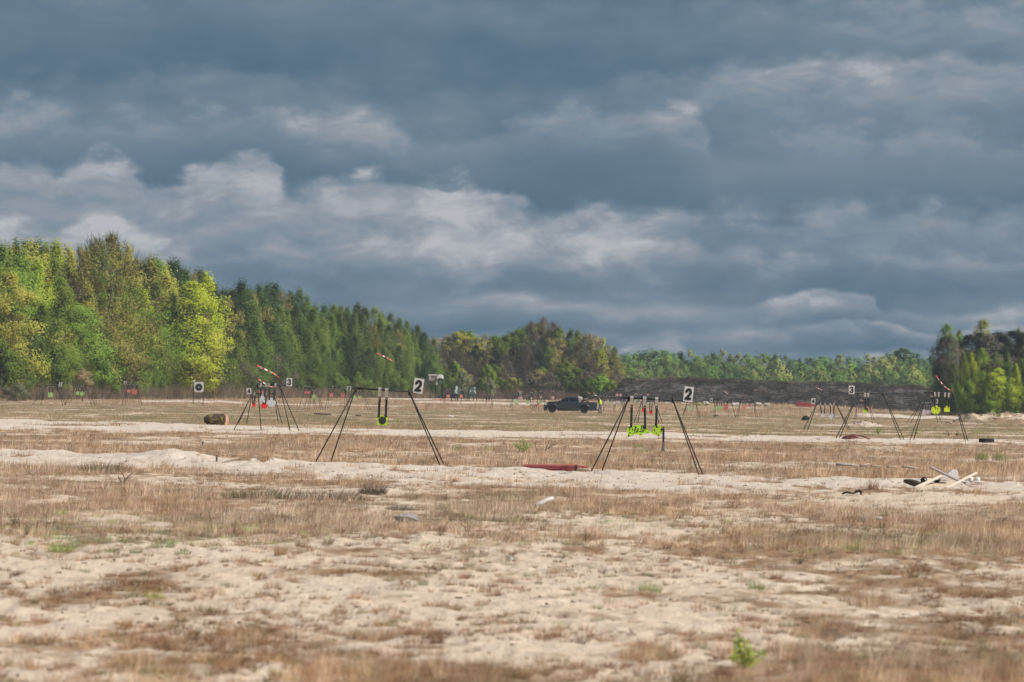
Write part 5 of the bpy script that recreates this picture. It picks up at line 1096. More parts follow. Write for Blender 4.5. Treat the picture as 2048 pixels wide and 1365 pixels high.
def load():
    c = at_pickup(1166.7, 796.6, .3); t = thing('spare_tyre', 'black tyre lying on the load behind the pickup cab', 'tyre', c - Vector((0, 0, .2)))
    m = MB(); n = 20; prof = [(.09, .16), (.11, .24), (.06, .30), (-.06, .30), (-.11, .24), (-.09, .16)]; vs = [c + Vector((math.cos(6.2832 * k / n) * q, o, math.sin(6.2832 * k / n) * q)) for k in range(n) for o, q in prof]
    m.add(vs, [(k * 6 + i, k * 6 + (i + 1) % 6, ((k + 1) % n) * 6 + (i + 1) % 6, ((k + 1) % n) * 6 + i) for k in range(n) for i in range(6)], True); m.build('tread', M_TYRE, t)
    m = MB(); c = at_pickup(1157.5, 795.2, -.2); m.blob(c, (.15, .25, .12), 5, .3); tag(m.build('sack', M_PLASTER, root=c), 'white sack on top of the load right behind the pickup cab', 'sack')
    m = MB(); c = at_pickup(1161.6, 796.6, -.35); m.blob(c, (.14, .2, .2), 8, .35); tag(m.build('bag', M_WOODP, root=c), 'pale cloth bag between the white sack and the tyre on the pickup', 'bag')
    t = thing('cone_stack', 'bundle of grey poles and boxes under the raised cover of the pickup', 'bundle', at_pickup(1172, 800.5)); t.name = 'pole_bundle'
    for i, (x0, y0, x1, y1) in enumerate(((1163, 799, 1178, 797.2), (1164, 798, 1176.4, 795.4), (1160, 796, 1172.6, 799.6))):
        m = MB(); m.tube([at_pickup(x0, y0, -.3 + .2 * i), at_pickup(x1, y1, -.3 + .2 * i)], .05, 8); m.build('pole', [M_WOODG, M_TRIM, M_ZINC][i], t)
    m = MB(); m.box(at_pickup(1174.6, 803.4, -.2), (.28, .5, .16)); tag(m.build('crate', P_LIME, root=at_pickup(1174.6, 804), bevel=.02), 'lime green box edge showing over the side of the pickup bed', 'box')
    m = MB(); c = at_pickup(1189.6, 790.8, -.45); m.blob(c, (.17, .2, .07), 15, .3); tag(m.build('rag', M_PLASTER, root=c), 'white rag lying on the raised end of the pickup cover', 'rag')
load()

# ------------------------------------------------------------ person
def person():
    s = 590 / FPX; base = GP(1199.5, 589.6); base.z += 0.0
    t = thing('person', 'person in a bright yellow vest and blue jeans reaching up to the pickup cover', 'person', base)
    skin = mat('skin', (.50, .32, .24), .6, var=.06); denim = mat('blue_denim', (.07, .095, .14), .9, var=.2, scale=20); hv = mat('high_vis_vest', (.55, .78, .04), .7, var=.1, scale=6); jk = mat('dark_jacket', (.02, .022, .028), .85, var=.2); hr = mat('brown_hair', (.07, .045, .03), .9, var=.3, scale=30)
    J = {'pel': (0, 0, .93), 'waist': (-.02, 0, 1.06), 'chest': (-.05, 0, 1.30), 'neck': (-.08, 0, 1.44), 'head0': (-.10, 0, 1.50), 'head1': (-.11, 0, 1.60), 'head2': (-.10, 0, 1.68),
         'shL': (-.06, -.19, 1.38), 'shR': (-.06, .19, 1.38), 'elL': (-.24, -.23, 1.56), 'elR': (-.20, .23, 1.58), 'wrL': (-.40, -.17, 1.74), 'wrR': (-.38, .17, 1.75), 'paL': (-.46, -.16, 1.79), 'paR': (-.44, .16, 1.80),
         'hiL': (0, -.10, .90), 'hiR': (0, .10, .90), 'knL': (-.10, -.12, .50), 'knR': (.10, .11, .50), 'anL': (-.04, -.12, .09), 'anR': (.16, .11, .09), 'toL': (-.18, -.13, .03), 'toR': (.02, .12, .03)}
    E = [('pel', 'waist'), ('waist', 'chest'), ('chest', 'neck'), ('neck', 'head0'), ('head0', 'head1'), ('head1', 'head2'), ('chest', 'shL'), ('chest', 'shR'), ('shL', 'elL'), ('shR', 'elR'), ('elL', 'wrL'), ('elR', 'wrR'), ('wrL', 'paL'), ('wrR', 'paR'),
         ('pel', 'hiL'), ('pel', 'hiR'), ('hiL', 'knL'), ('hiR', 'knR'), ('knL', 'anL'), ('knR', 'anR'), ('anL', 'toL'), ('anR', 'toR')]
    RD = {'pel': .13, 'waist': .125, 'chest': .14, 'neck': .055, 'head0': .065, 'head1': .095, 'head2': .07, 'shL': .065, 'shR': .065, 'elL': .045, 'elR': .045, 'wrL': .03, 'wrR': .03, 'paL': .034, 'paR': .034,
          'hiL': .09, 'hiR': .09, 'knL': .06, 'knR': .06, 'anL': .042, 'anR': .042, 'toL': .035, 'toR': .035}
    def skinned(name, joints, edges, radii, m, root, sub=1):
        ks = list(joints); me = bpy.data.meshes.new(name); me.from_pydata([joints[k] for k in ks], [(ks.index(a), ks.index(b)) for a, b in edges], []); me.materials.append(m)
        o = bpy.data.objects.new(name, me); COL.objects.link(o); o.parent = t; ORG[o] = base
        md = o.modifiers.new('skin', 'SKIN'); md.use_smooth_shade = True
        for i, k in enumerate(ks): me.skin_vertices[0].data[i].radius = (radii[k], radii[k]); me.skin_vertices[0].data[i].use_root = (k == root)
        ss = o.modifiers.new('sub', 'SUBSURF'); ss.levels = ss.render_levels = sub; return o
    JJ = dict(J); EE = list(E); RR = dict(RD)
    for sd_, pa in ((-1, 'paL'), (1, 'paR')):
        p = Vector(J[pa])
        for i, (oy, ln) in enumerate(((-.030, .062), (-.010, .075), (.010, .070), (.029, .055))):
            k1, k2, k3 = f'{pa}a{i}', f'{pa}b{i}', f'{pa}c{i}'
            JJ[k1] = tuple(p + Vector((-.035, oy, .03))); JJ[k2] = tuple(p + Vector((-.035 - ln * .6, oy * 1.1, .03 + ln * .2))); JJ[k3] = tuple(p + Vector((-.035 - ln * .85, oy * 1.1, .03 - ln * .25)))
            EE += [(pa, k1), (k1, k2), (k2, k3)]; RR[k1] = .010; RR[k2] = .009; RR[k3] = .008
        k1, k2 = pa + 't', pa + 'u'; JJ[k1] = tuple(p + Vector((.0, -sd_ * .04, .0))); JJ[k2] = tuple(p + Vector((-.045, -sd_ * .055, .005))); EE += [(pa, k1), (k1, k2)]; RR[k1] = .012; RR[k2] = .009
    b = skinned('body', JJ, EE, RR, skin, 'pel')
    sub = lambda ks: {k: J[k] for k in ks}
    ks = ['pel', 'hiL', 'hiR', 'knL', 'knR', 'anL', 'anR', 'waist']; skinned('jeans', sub(ks), [('waist', 'pel'), ('pel', 'hiL'), ('pel', 'hiR'), ('hiL', 'knL'), ('hiR', 'knR'), ('knL', 'anL'), ('knR', 'anR')], {'pel': .15, 'hiL': .105, 'hiR': .105, 'knL': .078, 'knR': .078, 'anL': .062, 'anR': .062, 'waist': .13}, denim, 'pel')
    ks = ['waist', 'chest', 'shL', 'shR', 'elL', 'elR', 'wrL', 'wrR']; skinned('jacket', sub(ks), [('waist', 'chest'), ('chest', 'shL'), ('chest', 'shR'), ('shL', 'elL'), ('shR', 'elR'), ('elL', 'wrL'), ('elR', 'wrR')], {'waist': .14, 'chest': .155, 'shL': .085, 'shR': .085, 'elL': .062, 'elR': .062, 'wrL': .045, 'wrR': .045}, jk, 'chest')
    m = MB(); rings = [(.01, .98, .165, .20), (-.01, 1.08, .165, .195), (-.03, 1.2, .175, .21), (-.05, 1.32, .175, .225), (-.065, 1.40, .15, .20), (-.075, 1.44, .09, .12)]; n = 16
    vs = [base + Vector((cx + math.cos(6.2832 * k / n) * rx, math.sin(6.2832 * k / n) * ry, z)) for cx, z, rx, ry in rings for k in range(n)]
    m.add(vs, [(i * n + k, i * n + (k + 1) % n, (i + 1) * n + (k + 1) % n, (i + 1) * n + k) for i in range(len(rings) - 1) for k in range(n)], True); m.build('vest', hv, t)
    m = MB()
    for an, sh in (('anL', 'toL'), ('anR', 'toR')): a = base + Vector(J[an]); q = base + Vector(J[sh]); m.tube([a + Vector((.06, 0, -.05)), (a + q) / 2 + Vector((0, 0, -.01)), q + Vector((-.05, 0, .01))], [.05, .055, .04], 8)
    m.build('shoes', jk, t)
    h = base + Vector((-.095, 0, 1.645)); m = MB(); m.blob(h, (.105, .098, .092), 2, .08, 14, 8); m.build('hair', hr, t)
    f = base + Vector((-.20, 0, 1.60)); m = MB(); m.blob(f, (.022, .014, .026), 1, .05); m.build('nose', skin, t)
    for sd_ in (-1, 1): m = MB(); m.blob(base + Vector((-.190, sd_ * .033, 1.622)), .013, 1, .05); m.build('eye', M_TRIM, t); m = MB(); m.blob(base + Vector((-.10, sd_ * .097, 1.60)), (.022, .012, .032), 1, .05); m.build('ear', skin, t)
    m = MB(); m.box(base + Vector((-.196, 0, 1.562)), (.01, .05, .01)); m.build('mouth', mat('lips', (.35, .14, .12), .6), t)
person()

# ------------------------------------------------------------ things lying about
def lump(name, label, cat, mt, px, py, w, h, seed=1, amp=.35, dpt=.8, group=None, Y=None, n=12, sink=.25):
    g = hit(px, py) if Y is None else GP(px, Y); s = g.y / FPX; m = MB(); m.blob(g + Vector((0, 0, h * s * (.5 - sink * .3))), (w * s / 2, w * s / 2 * dpt, h * s / 2 * (1 + sink * .3)), seed, amp, n, 8)
    return tag(m.build(name, mt, root=g), label, cat, group)
def stick(name, label, cat, mt, pts, r, group=None, Y=None, taper=.6, lift=0):
    """a log or stick following picture points along the ground; r in picture pixels"""
    g = hit(*pts[0]) if Y is None else GP(pts[0][0], Y); Y = g.y; s = Y / FPX; P = [W(a, b, Y + .05 * i) for i, (a, b) in enumerate(pts)]
    dz = (g.z + r * s * .6) - P[0].z if not lift else 0
    P = [p + Vector((0, 0, dz)) for p in P]; n = len(P); m = MB(); m.tube(P, [r * s * (1 - (1 - taper) * i / max(1, n - 1)) for i in range(n)], 8); return tag(m.build(name, mt, root=g), label, cat, group)
def log():
    Y = 270.0; s = Y / FPX; g = GP(431, Y); g.z += 0; t = thing('tree_log', 'short thick mossy log lying on the grass at the left', 'log', g)
    R = random.Random(5); m = MB(); n = 22; M = 16; vs = []; fs = []
    for i in range(M + 1):
        k = i / M; x = (-23 + 42 * k) * s; r = (9.2 + 2.6 * min(1, k * 1.6)) * s * (1 if 0 < i < M else .93); r *= (.62 + .38 * min(1, k * 5))
        for q in range(n):
            a = 6.2832 * q / n; rr = r * (1 + R.uniform(-.09, .09)); vs.append(g + Vector((x, math.cos(a) * rr, math.sin(a) * rr + 10.5 * s - .02)))
    for i in range(M):
        for q in range(n): fs.append((i * n + q, i * n + (q + 1) % n, (i + 1) * n + (q + 1) % n, (i + 1) * n + q))
    m.add(vs, fs); m.f.append(tuple(reversed(range(n)))); m.sm.append(False)
    m.build('bark', mat('mossy_bark', (.07, .045, .03), .95, var=.5, scale=14, col2=(.20, .17, .04), f2=.56, bump=1), t)
    m = MB(); c = g + Vector((19 * s, 0, 10.5 * s - .02)); m.tube([c + Vector((-.04, 0, 0)), c + Vector((.02, -.06, 0))], [11.2 * s, 10.6 * s], 22, True, False); m.build('cut_end', mat('cut_wood', (.46, .28, .19), .9, var=.2, scale=10, col2=(.25, .12, .08), f2=.6), t)
    t.rotation_euler[2] = rad(12)
log()
def pipe():
    Y = 117.8; s = Y / FPX; t = thing('red_pipe', 'long faded red pipe half buried in the sand, its right end broken open', 'pipe', GP(1110, Y)); gp = GP(1110, Y)
    m = MB(); A = W(1050, 937.5, Y + .6); B_ = W(1153, 939.5, Y - .3); A.z = gp.z + .05; B_.z = gp.z + 6.2 * s; r = 7.2 * s; n = 20
    m.tube([A, A.lerp(B_, .3), A.lerp(B_, .7), B_], [r, r, r, r], n, False); m.build('tube', mat('faded_red_plastic', (.50, .12, .11), .6, var=.15, scale=6, col2=(.36, .07, .07), f2=.62), t)
    m = MB(); D = (B_ - A).normalized(); C2 = W(1181, 941, Y - .3); C2.z = B_.z
    vs = []; fs = []   # lower shell that still reaches out past the break
    for i in range(5):
        for k in range(9):
            a = math.pi * (1.05 + .95 * k / 8) - .2; c = B_.lerp(C2, i / 4); vs.append(c + Vector((0, math.cos(a) * r * .98, math.sin(a) * r * .98)))
    for i in range(4):
        for k in range(8): fs.append((i * 9 + k, i * 9 + k + 1, (i + 1) * 9 + k + 1, (i + 1) * 9 + k))
    m.add(vs, fs, True); o = m.build('broken_shell', mat('pipe_inside', (.42, .33, .26), .8, var=.2, scale=8), t); o.modifiers.new('th', 'SOLIDIFY').thickness = .01
    m = MB(); m.prism([(0, 0), (.16, .01), (.26, -.02), (.22, -.045), (.10, -.03), (.02, -.05)], -.05, .04, c=B_ + Vector((0, 0, r * .8)), rot=Matrix.Rotation(.12, 3, 'Y')); m.build('torn_flap', mat('faded_red_plastic', (.5, .12, .11)), t)
    m = MB(); m.tube([B_ - D * .02, B_ + D * .015], r * .9, 16); m.build('opening_shade', mat('pipe_mouth_shade', (.04, .03, .025), .95, var=.4), t)  # near-black disc painted in for the shade inside the broken pipe
pipe()
def wreck():
    """broken timber and rubble beside the near track"""
    Y = 106.0; s = Y / FPX; G = 'broken timber and rubble heap'
    def bm(label, a, b, w, mt, y0=0, y1=0, name='plank'):
        m = MB(); m.beam(W(a[0], a[1], Y + y0), W(b[0], b[1], Y + y1), w * s, w * s * .55, Vector((0, -.5, .85))); p = W(b[0], b[1], Y + y1); tag(m.build(name, mt, root=p, bevel=.003), label, 'plank', G)
    bm('weathered grey beam sticking up to the left out of the timber heap', (1861, 934), (1918, 962), 5.5, M_WOODG, .3, -.1)
    bm('thin grey batten running down right out of the timber heap', (1918, 961.5), (1946, 975), 3.4, M_WOODG, -.1, -.4)
    bm('pale plank leaning up along the left side of the chipboard sheet', (1830, 976), (1883, 952), 5.2, M_WOODP, -.7, .1)
    bm('pale plank rising to the right over the timber heap', (1894, 976.5), (1953, 946), 4.6, M_WOODP, -.7, .3)
    bm('short upright pale post in the middle of the timber heap', (1899, 951), (1899.5, 963), 4.0, M_WOODP, .1, .1)
    q = [W(1838, 977.5, Y - 1.0), W(1893, 978.5, Y - 1.0), W(1914, 965, Y + .4), W(1863, 964.4, Y + .4)]; m = MB()
    m.add(q + [p - Vector((0, .005, .02)) for p in q], [(0, 1, 2, 3), (7, 6, 5, 4), (0, 4, 5, 1), (1, 5, 6, 2), (2, 6, 7, 3), (3, 7, 4, 0)]); tag(m.build('chipboard_sheet', M_OSB, root=q[0]), 'orange speckled chipboard sheet lying tilted under the pale planks', 'board', G)
    def pl(label, pts, d0, d1, mt, name, cat):
        m = MB(); P = pp(pts, Y); m.prism(P, Y + d0, Y + d1); x, z = P[0]; tag(m.build(name, mt, root=(x, Y, z), bevel=.008), label, cat, G)
    pl('big white broken slab standing up behind the beams', [(1894, 951), (1903, 944), (1908, 940.5), (1917, 941), (1919, 946), (1918.5, 952), (1921, 960), (1916, 963), (1900, 956)], .35, .6, M_PLASTER, 'broken_slab', 'slab')
    pl('low white broken block with dark holes left of the upright post', [(1881, 956), (1886, 952.5), (1897, 951), (1898.5, 963), (1884, 963.5), (1880, 961)], .15, .5, M_PLASTER, 'broken_block', 'slab')
    for i, (x, y, w, h, lab) in enumerate(((1941.6, 965.5, 14, 11, 'pointed white rubble piece right of the timber heap'), (1955.5, 963, 10, 8.6, 'small square white rubble piece, the farther of two'), (1958, 967.5, 18, 5.4, 'flat white rubble piece at the right end of the heap'), (1933, 966.5, 8, 5, 'little white rubble piece close to the beam tip'))):
        g = GP(x, Y + .4 - i * .2); m = MB(); m.blob(Vector((W(x, y, g.y).x, g.y, W(x, y, g.y).z + h * s * .5)), (w * s / 2, .08, h * s / 2), 30 + i, .3, 7, 5); tag(m.build('rubble', M_PLASTER, root=g), lab, 'rubble', G)
    g = GP(1826, Y + .3); m = MB(); z = W(1810, 967, Y).z; m.tube([W(1809, 962.5, Y + .3), W(1820, 964.5, Y + .2), W(1832, 967.5, Y + .1), W(1843, 969, Y)], [3.4 * s, 6.2 * s, 6.8 * s, 4.5 * s], 10); tag(m.build('charred_log', M_WOODD, root=g), 'dark charred log at the left end of the timber heap', 'log', G)
    m = MB(); c = W(1848, 961, Y + .5); m.blob(c, (7.5 * s, .09, 6 * s), 9, .35); tag(m.build('black_bag', mat('shiny_black_film', (.015, .017, .02), .25, var=.4, scale=20, col2=(.5, .55, .6), f2=.66), root=c), 'shiny black bag bulging behind the charred log', 'bag', G)
    m = MB(); c = W(1873, 962.5, Y + .4); m.blob(c, (8 * s, .08, 2.6 * s), 12, .4); tag(m.build('black_film', mat('shiny_black_film', (.015, .017, .02)), root=c), 'crumpled black film between the pale plank and the low white block', 'plastic film', G)
wreck()
def tyre(label, px, Y, w, h):
    g = GP(px, Y); s = Y / FPX; R_ = w * s / 2; hh = h * s / 2; n = 30; prof = [(-hh, R_ * .62), (-hh, R_ * .93), (-hh * .6, R_), (hh * .6, R_), (hh, R_ * .93), (hh, R_ * .62)]; m = MB(); c = g + Vector((0, 0, hh * .92))
    vs = [c + Vector((math.cos(6.2832 * k / n) * q, math.sin(6.2832 * k / n) * q, o)) for k in range(n) for o, q in prof]
    m.add(vs, [(k * 6 + i, ((k + 1) % n) * 6 + i, ((k + 1) % n) * 6 + (i + 1) % 6, k * 6 + (i + 1) % 6) for k in range(n) for i in range(6)]); tag(m.build('tyre', M_TYRE, root=g, bevel=.012), label, 'tyre')
tyre('black tyre lying flat on the pale track at the right', 1973, 236.0, 31, 9)
def rust():
    Y = 240.0; s = Y / FPX; t = thing('metal_scrap', 'crumpled dark rusty red sheet with a bent tail on the pale track', 'scrap metal', GP(1705, Y)); M_R = mat('rusty_sheet', (.13, .035, .028), .7, var=.5, scale=9, col2=(.25, .12, .10), f2=.6)
    P = [(1682, 877.5), (1685, 874), (1692, 871.5), (1703, 869.2), (1712, 867.8), (1716.5, 870.5), (1717, 875.5), (1708, 878), (1695, 878.5)]; m = MB(); poly = pp(P, Y)
    n = len(poly); c = Vector((sum(p[0] for p in poly) / n, 0, sum(p[1] for p in poly) / n)); vs = []
    for k, (yy, sc) in enumerate(((-.42, .55), (-.22, .95), (0, 1.0), (.25, .9), (.45, .5))):
        R = random.Random(k)
        for x, z in poly: vs.append(Vector((c.x + (x - c.x) * sc * R.uniform(.93, 1.05), Y + yy, min(z, c.z + (z - c.z) * sc * R.uniform(.8, 1.1)))))
    m.add(vs, [(i * n + k, i * n + (k + 1) % n, (i + 1) * n + (k + 1) % n, (i + 1) * n + k) for i in range(4) for k in range(n)] + [tuple(reversed(range(n))), tuple(4 * n + k for k in range(n))]); m.build('sheet', M_R, t)
    m = MB(); m.tube([W(1714, 871.5, Y), W(1722, 872.4, Y - .1), (W(1731, 874.5, Y - .15)), W(1739, 878.4, Y - .2)], [1.7 * s, 1.5 * s, 1.4 * s, 1.8 * s], 8); m.build('tail', M_R, t)
rust()
def barrier():
    Y = 800.0; t = thing('red_barrier', 'long low brick red barrier in front of the earth bank', 'barrier', GP(1612, Y)); m = MB(); P = pp([(1592, 805), (1631.5, 806.6), (1631.5, 816), (1592, 813.6)], Y)
    m.prism(P, Y - .25, Y + .25); m.build('panel', mat('brick_red_plastic', (.36, .06, .045), .7, var=.15, scale=1.5), t, bevel=.05)
    m = MB()
    for k in range(9): a = W(1594.5 + k * 4.4, 806, Y); m.box((a.x, Y - .27, a.z - .28), (.06, .05, .5))
    m.build('ribs', mat('brick_red_dark', (.27, .045, .035), .7), t)
barrier()
for i, (x, y, w, h, lab) in enumerate(((1411.5, 810, 14, 8, 'roundish white stone right of the right sign numbered 2'), (1467.5, 808.5, 9, 6.5, 'white pointed stone behind the distant red square plate'), (1474, 811, 7, 7, 'yellowish stone touching the white pointed stone'), (1516, 811.5, 15, 7, 'wide cream stone right of the distant red disc'),
      (1534, 812, 13, 6, 'flat white stone at the right end of the row'), (1308, 804.6, 8, 4, 'small white stone behind the third strap of the right large stand'), (1332, 805.6, 10, 5, 'white stone under the bar of the right large stand'), (1365, 807.4, 8, 4.5, 'buff stone just left of the right sign numbered 2'), (1296, 804.6, 8, 5, 'yellowish stone left of the third strap of the right large stand'))):
    lump('boulder', lab, 'stone', M_STONE, x, y, w, h, 60 + i, .22, .9, 'pale stones in front of the earth bank', 790 + i)
def backpack():
    g = GP(1611.5, 478); s = 478 / FPX; t = thing('black_bundle', 'black bundle lying on the grass left of the right stand numbered 4', 'bundle', g)
    m = MB(); m.blob(g + Vector((0, 0, 4.2 * s)), (6.6 * s, .22, 4.8 * s), 3, .25, 12, 8); m.build('bag', mat('black_nylon', (.015, .016, .018), .7, var=.3), t)
    m = MB(); m.blob(g + Vector((-6.6 * s, -.05, 1.6 * s)), (2.8 * s, .12, 1.4 * s), 4, .3); m.build('flap', mat('black_nylon', (.015, .016, .018)), t)
backpack()
def tower():
    Y = 860.0; g = GP(884, Y); t = thing('grey_cabin', 'small grey cabin with a white cowl raised on posts in front of the middle wood', 'cabin', g)
    M_G = mat('grey_cladding', (.26, .23, .22), .9, var=.2, scale=2); M_W = mat('white_cowl', (.66, .62, .60), .7, var=.08, scale=2)
    m = MB(); m.prism(pp([(857, 762), (857.5, 751.5), (873.5, 751), (874, 762.5)], Y), Y - .6, Y + .8); m.build('cabin_wall', M_G, t)
    m = MB(); m.prism(pp([(856.4, 751.6), (857, 749.8), (874, 749.4), (874, 751.2)], Y), Y - .8, Y + 1); m.build('roof', M_W, t)
    m = MB(); m.prism(pp([(858.6, 758), (859.4, 752), (861.6, 752), (861, 758)], Y), Y - .66, Y - .60); m.build('light_panel', M_W, t)
    m = MB(); m.prism(pp([(873.6, 759), (874, 753), (877, 750), (882, 749.3), (885.5, 751.5), (887, 755), (886.6, 759.5), (882, 758), (878, 756.5), (876.5, 759)], Y), Y - .9, Y + .3); m.build('cowl', M_W, t, bevel=.1)
    m = MB(); m.prism(pp([(870.6, 766), (873, 763), (876, 764), (876, 770), (871.5, 771)], Y), Y - .9, Y - .3); m.build('skirt', M_W, t, bevel=.08)
    m = MB(); m.prism(pp([(876.8, 770), (876.8, 757), (885.4, 759), (885.4, 770)], Y), Y - 1.1, Y - .9); f = m.build('screen_frame', M_STEEL, t)
    m = MB(); m.prism(pp([(879, 768), (879, 761), (883.4, 761.4), (883.4, 768)], Y), Y - 1.14, Y - 1.11); m.build('green_screen', mat('green_film', (.08, .14, .10), .3, var=.3, scale=2), f)
    for a, b, w in ((884.5, 768, 5.2), (861, 761, 1.2), (871, 762, 1.2)):
        gg = GP(a, Y); top = W(a, b, Y); m = MB(); m.beam(Vector((top.x, Y - .3, gg.z - .2)), Vector((top.x, Y - .3, top.z)), w * Y / FPX, .3, Vector((0, 1, 0))); m.build('post', M_STEEL, t)
tower()
def panel(label, out, feet, blobs, Y=800.0):
    t = thing('camouflage_panel', label, 'panel', GP(sum(a for a, b in out) / len(out), Y), 'camouflage panels on black frames'); M_F = mat('green_film_panel', (.09, .14, .10), .25, var=.45, scale=1.6, col2=(.30, .36, .30), f2=.58)
    m = MB(); m.prism(pp(out, Y), Y - .03, Y + .03); pn = m.build('film', M_F, t)
    P = [W(a, b, Y - .04) for a, b in out]; m = MB(); m.tube(P + [P[0]], .055, 6, False); m.build('frame', M_STEEL, t)
    for a, b, c, d in feet: g = GP(c, Y); top = W(a, b, Y); m = MB(); m.tube([top, Vector((W(c, d, Y - .2).x, Y - .3, g.z - .1))], .055, 6); m.build('leg', M_STEEL, t)
    m = MB()
    for pts in blobs: m.prism(pp(pts, Y), Y - .045, Y - .036)
    m.build('white_reflection_patches', mat('white_film_reflection', (.62, .68, .68), .3, var=.15, scale=2), pn)  # the left panel's white patch is a reflection painted as colour
panel('left camouflage panel, leaning, with a white reflection painted on its left half', [(904, 790), (907.5, 782), (910, 772.5), (913, 770), (921, 769.8), (923.4, 773), (923.4, 783), (922.5, 792), (914.5, 790), (912, 789)], [(910, 774, 902, 797), (913, 789, 910, 797), (922.5, 791, 922.8, 797), (914.6, 790, 915.4, 797)],
      [[(911, 774), (913.4, 771.6), (915, 775), (916, 778.5), (914, 781), (913.4, 784), (915.6, 788), (912, 787), (909.8, 783.5), (911.4, 778)]])
panel('right camouflage panel, upright, with white patches down its right side', [(937.6, 788), (939.2, 772.6), (946, 772.2), (953.8, 772.4), (954, 790), (946.5, 791), (938.4, 791)], [(939, 774, 933.6, 798), (938.6, 791, 938.2, 798), (947.4, 791, 947.6, 798), (953.8, 790, 953.2, 798)],
      [[(948, 776), (950, 774.4), (950.6, 777), (949, 779)], [(947, 780), (949.4, 780.6), (952, 785), (953, 788), (951, 787), (948, 784)], [(939.6, 783), (941.4, 780.6), (944, 784), (941, 783.4)]])
# sticks, stones and scraps
stick('white_log', 'thick white barked log lying askew on the sand in the middle', 'log', mat('white_bark', (.55, .53, .50), .9, var=.15, scale=12, col2=(.1, .08, .06), f2=.66), [(1071, 1015), (1083, 1009), (1095, 1003.5), (1106, 1000)], 5.2, taper=.75)
stick('branch', 'brown branch lying behind the thick white barked log', 'branch', M_WOODD, [(1104, 1008), (1116, 1009.5), (1127, 1009.5)], 2.4)
stick('charred_stick', 'short black and white charred stick left of the white log', 'branch', mat('charred', (.10, .085, .07), .95, var=.5, scale=20, col2=(.45, .42, .38), f2=.6), [(1003, 1004), (1013, 1007), (1026, 1012)], 3.0)
stick('bone_stick', 'bleached curved stick farthest left of the sticks on the sand', 'branch', M_WOODP, [(920, 1006), (928, 1003.4), (936, 1003.6)], 3.4)
stick('bone_stick', 'bleached tapering stick next to the farthest left one', 'branch', M_WOODP, [(941, 1004.6), (949, 1006.5), (958, 1011)], 2.8)
GL = 'grey weathered timbers in a line'
for a, r, lab in (([(1651, 928), (1661, 928.6)], 1.0, 'left-most tiny sliver of the line of grey timbers'), ([(1672, 929), (1690, 929.6), (1701, 930), (1716, 931.6)], 2.2, 'longest dark sided grey timber in the line'), ([(1721, 932.5), (1730, 930.4), (1739, 928.6)], 1.8, 'dark tilted piece of timber in the middle of the line'),
                  ([(1743, 932.2), (1752, 932.6), (1761, 933.4)], 1.6, 'pale topped timber just right of the dark tilted piece'), ([(1774, 934), (1784, 933.6), (1794, 934)], 1.5, 'level grey timber, second from the right end of the line'), ([(1804, 933.6), (1818, 934), (1826, 935.6), (1835, 937.6)], 1.8, 'bent grey timber at the right end of the line')):
    stick('timber', lab, 'timber', M_WOODG, a, r * 1.2, GL, 124.0, .8, lift=1)
def clods():
    m = MB(); R = random.Random(31)
    for i in range(230):
        px = R.uniform(1892, 2110); Y = 455 + R.gauss(0, 6); g = GP(px, Y); r = R.uniform(.03, .13); m.blob(g + Vector((0, 0, r * .3)), (r * R.uniform(.8, 1.6), r, r * .75), i, .3, 6, 4)
    for i in range(70):
        px = R.gauss(1728, 18); Y = 385 + R.gauss(0, 4); g = GP(px, Y); r = R.uniform(.02, .08); m.blob(g + Vector((0, 0, r * .3)), (r * 1.4, r, r * .7), 500 + i, .3, 6, 4)
    o = m.build('soil_clods', mat('clod_soil', (.36, .27, .21), .95, var=.35, scale=1.5, col2=(.20, .12, .09), f2=.55)); tag(o, 'loose reddish brown clods on the dumped soil mounds at the right', kind='stuff')
clods()
def post():
    g = hit(433.5, 924); s = g.y / FPX; m = MB(); m.tube([g - Vector((0, 0, .05)), g + Vector((0, 0, 13 * s))], [2.2 * s, 1.9 * s], 7); tag(m.build('wooden_stake', M_WOODD, root=g), 'short dark stake standing at the edge of the near track, left', 'stake')
post()
lump('grey_stone', 'large grey stone bedded in the sand below the left large stand', 'stone', mat('grey_stone', (.30, .28, .26), .95, var=.2, scale=12, bump=.6), 815, 1046, 52, 17, 21, .2, .7)
lump('white_scrap', 'little white scrap on the far grass between the two large stands', 'scrap', M_PLASTER, 902, 835.5, 9, 4.5, 22, .3)
lump('white_scrap', 'small pale blue white scrap on the sand below the timber heap', 'scrap', mat('bluish_film', (.55, .58, .62), .6), 1758, 1039, 13, 4.5, 23, .3)
lump('white_scrap', 'white speck of litter on the sand in the centre foreground', 'scrap', M_PLASTER, 1023, 1119, 6, 4, 24, .3)
def dark_bits():
    for i, (x, y, w, h, lab) in enumerate(((645, 830.5, 34, 3.2, 'long dark board lying on the far grass left of the left large stand'), (717, 833, 10, 2.8, 'short dark board under the bar of the left large stand'), (1432, 816.5 + 16, 9, 2.5, 'short dark board at the feet of the distant green pair'))):
        g = hit(x, y); s = g.y / FPX; m = MB(); m.box(g + Vector((0, 0, h * s / 2)), (w * s, .5, h * s), Matrix.Rotation(rad(1.5), 3, 'Y')); tag(m.build('dark_board', M_WOODD, root=g, bevel=.02), lab, 'board', 'dark boards on the far grass')
dark_bits()
def stub():
    g = hit(405.5, 890.5); s = g.y / FPX; t = thing('small_marker', 'tiny black and white marker in the brown grass at the left', 'marker', g)
    m = MB(); m.tube([g - Vector((0, 0, .03)), g + Vector((0, 0, 6.4 * s))], 1.6 * s, 7); m.build('black_stub', M_STEEL, t); m = MB(); m.blob(g + Vector((2.2 * s, 0, .8 * s)), (2 * s, .03, 1.2 * s), 4, .3); m.build('white_foot', M_PLASTER, t)
stub()
